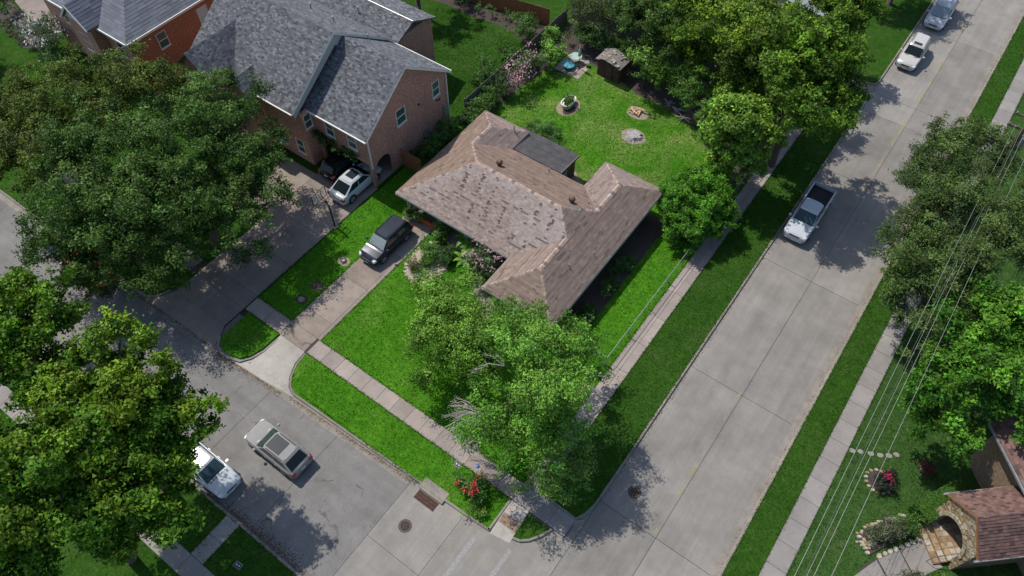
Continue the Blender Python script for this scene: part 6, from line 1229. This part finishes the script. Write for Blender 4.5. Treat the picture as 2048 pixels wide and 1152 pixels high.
# east garden
rb = thing('round_flower_bed', 'round stone-edged bed with crimson flowering bush on east lawn', 'garden bed', (8.85, 26.95, .12))
MB().prism(ring_pts(0, 0, .75, .7, 16), -.03, .06, inset=.05).build('soil', 'mulch', rb)
for i in range(15): a = 2 * math.pi * i / 15; rock(rb, .78 * math.cos(a), .74 * math.sin(a), -.02, .16, random.choice(('stone_cream', 'stone_tan', 'stone_pale')))
me, _ = leaf_mesh('foliage', [(.1, .1, .6, .5), (.2, -.1, .5, .4)], [(.02, .03, .02), (.035, .045, .03)], 240, .09, seed=150); link('foliage', me, rb); blossoms(rb, [(.2, .0, 1.0), (.35, -.15, .95), (.1, .15, 1.05), (.3, .2, .9), (.42, 0, .9)], (.32, .02, .07), 14, .06, 22, .12)
for i, (x, y) in enumerate(((6.75, 27.95), (7.2, 28.2), (7.8, 28.45), (8.32, 28.7), (8.78, 29.0), (9.15, 29.35))):
    tag(MB().prism(ring_pts(x, y, .22, .18, 8, random.random(), .15), .08, .15, inset=.08).build('stepping_stone', 'walk_grey'), 'pale stepping stone %s' % ('touching the east pavement', 'second from the east pavement', 'third from the east pavement', 'fourth from the east pavement', 'second from the bright tree', 'nearest the bright tree')[i], 'stone', 'stepping stones on the east lawn')
hg = thing('clipped_hedge', 'clipped green box hedge before the stone porch', 'hedge', (12.2, 27.4, .1), R(62))
link('foliage', box_leaves('foliage', 3.3, 1.25, 1.15, 15000, (.04, .105, .014), (.075, .16, .025), 151), hg); MB().box(-1.4, 1.4, -.35, .35, 0, .5).build('core', 'bark', hg)
rk = thing('rock_garden_bed', 'stone edged bed of grey-leaved roses beside the porch walk', 'garden bed', (10.4, 24.2, .12))
MB().prism([(-1.5, -1.3), (-.4, -2.0), (.9, .2), (1.5, 1.2), (.6, 1.7), (-.6, .3)], -.03, .07, inset=.03).build('soil', 'mulch', rk)
for a, b in (((-1.5, -1.3), (-.4, -2.0)), ((-1.5, -1.3), (-.6, .3)), ((-.6, .3), (.6, 1.7))):
    a, b = Vector(a), Vector(b); k = int((b - a).length / .22)
    for j in range(k): q = a.lerp(b, (j + .5) / k); rock(rk, q.x + jit(.1), q.y + jit(.1), 0, random.uniform(.12, .2), random.choice(('stone_cream', 'stone_tan', 'stone_pale', 'stone_brown')))
for _ in range(22): rock(rk, random.uniform(-1.3, -.4), random.uniform(-1.7, -.9), .03, random.uniform(.1, .18), random.choice(('stone_cream', 'stone_tan', 'stone')))
me, _ = leaf_mesh('foliage', [(-.6, -.6, .5, .55), (0, .1, .6, .6), (-.1, -.5, .5, .5), (.5, .5, .5, .5)], [(.07, .085, .045), (.09, .10, .055)], 200, .085, seed=152); link('foliage', me, rk)
me, _ = leaf_mesh('green_foliage', [(.95, 1.0, .5, .5), (.7, .8, .45, .4)], GS, 240, .09, seed=153); link('green_foliage', me, rk)
for i, (x, y, r, cols_, lb) in enumerate(((12.3, 21.9, .75, [(.07, .085, .045), (.085, .10, .05)], 'grey-leaved rose bush at the bottom edge beside the walk'), (13.3, 22.6, .6, [(.06, .13, .025), (.08, .16, .03)], 'bright green bush below the porch steps'), (14.6, 23.0, .8, [(.10, .16, .02), (.13, .19, .02)], 'yellow-green hedge below the stone porch'), (16.0, 23.6, .8, [(.09, .15, .02), (.12, .18, .02)], 'yellow-green hedge at the bottom right corner'))):
    tree('garden_shrub', lb, (x, y), [(x, y, .55, r), (x + .5, y + .2, .5, r * .7)], cols_, 220, .09, .03, 'shrubs beside the porch walk', 'shrub', 160 + i, 2)
tp = thing('flower_pot', 'pale pot with red plant in the shade under bright tree', 'pot', (10.85, 29.35, .12)); MB().lathe([(.2, 0), (.3, .3), (.32, .34), (.24, .34)], (0, 0, 0), 14).build('pot', 'ceramic_white', tp); me, _ = leaf_mesh('plants', [(0, 0, .5, .25)], [(.10, .03, .03), (.08, .06, .03)], 260, .08, seed=170); link('plants', me, tp)
# a porch of the house behind
bp = thing('rear_house', 'tan house corner with red chairs porch glimpsed at top edge', 'house', (-18.2, 66.4, 0), R(-8))
MB().box(0, 6, 1.5, 8, 0, 3).build('wall', 'stone_tan', bp); MB().box(-.3, 6.3, .2, 8.3, 3.0, 3.15).build('roof', 'gutter_metal', bp); MB().box(-1.5, 4, 0, 1.5, 0, .3).build('porch_floor', 'wood_grey', bp)
MB().box(1.2, 2.2, 1.42, 1.5, .3, 2.3).build('door', 'white_trim', bp)
for x_ in (0, 3.9): MB().box(x_, x_ + .12, .25, .37, .3, 3).build('post', 'white_trim', bp)
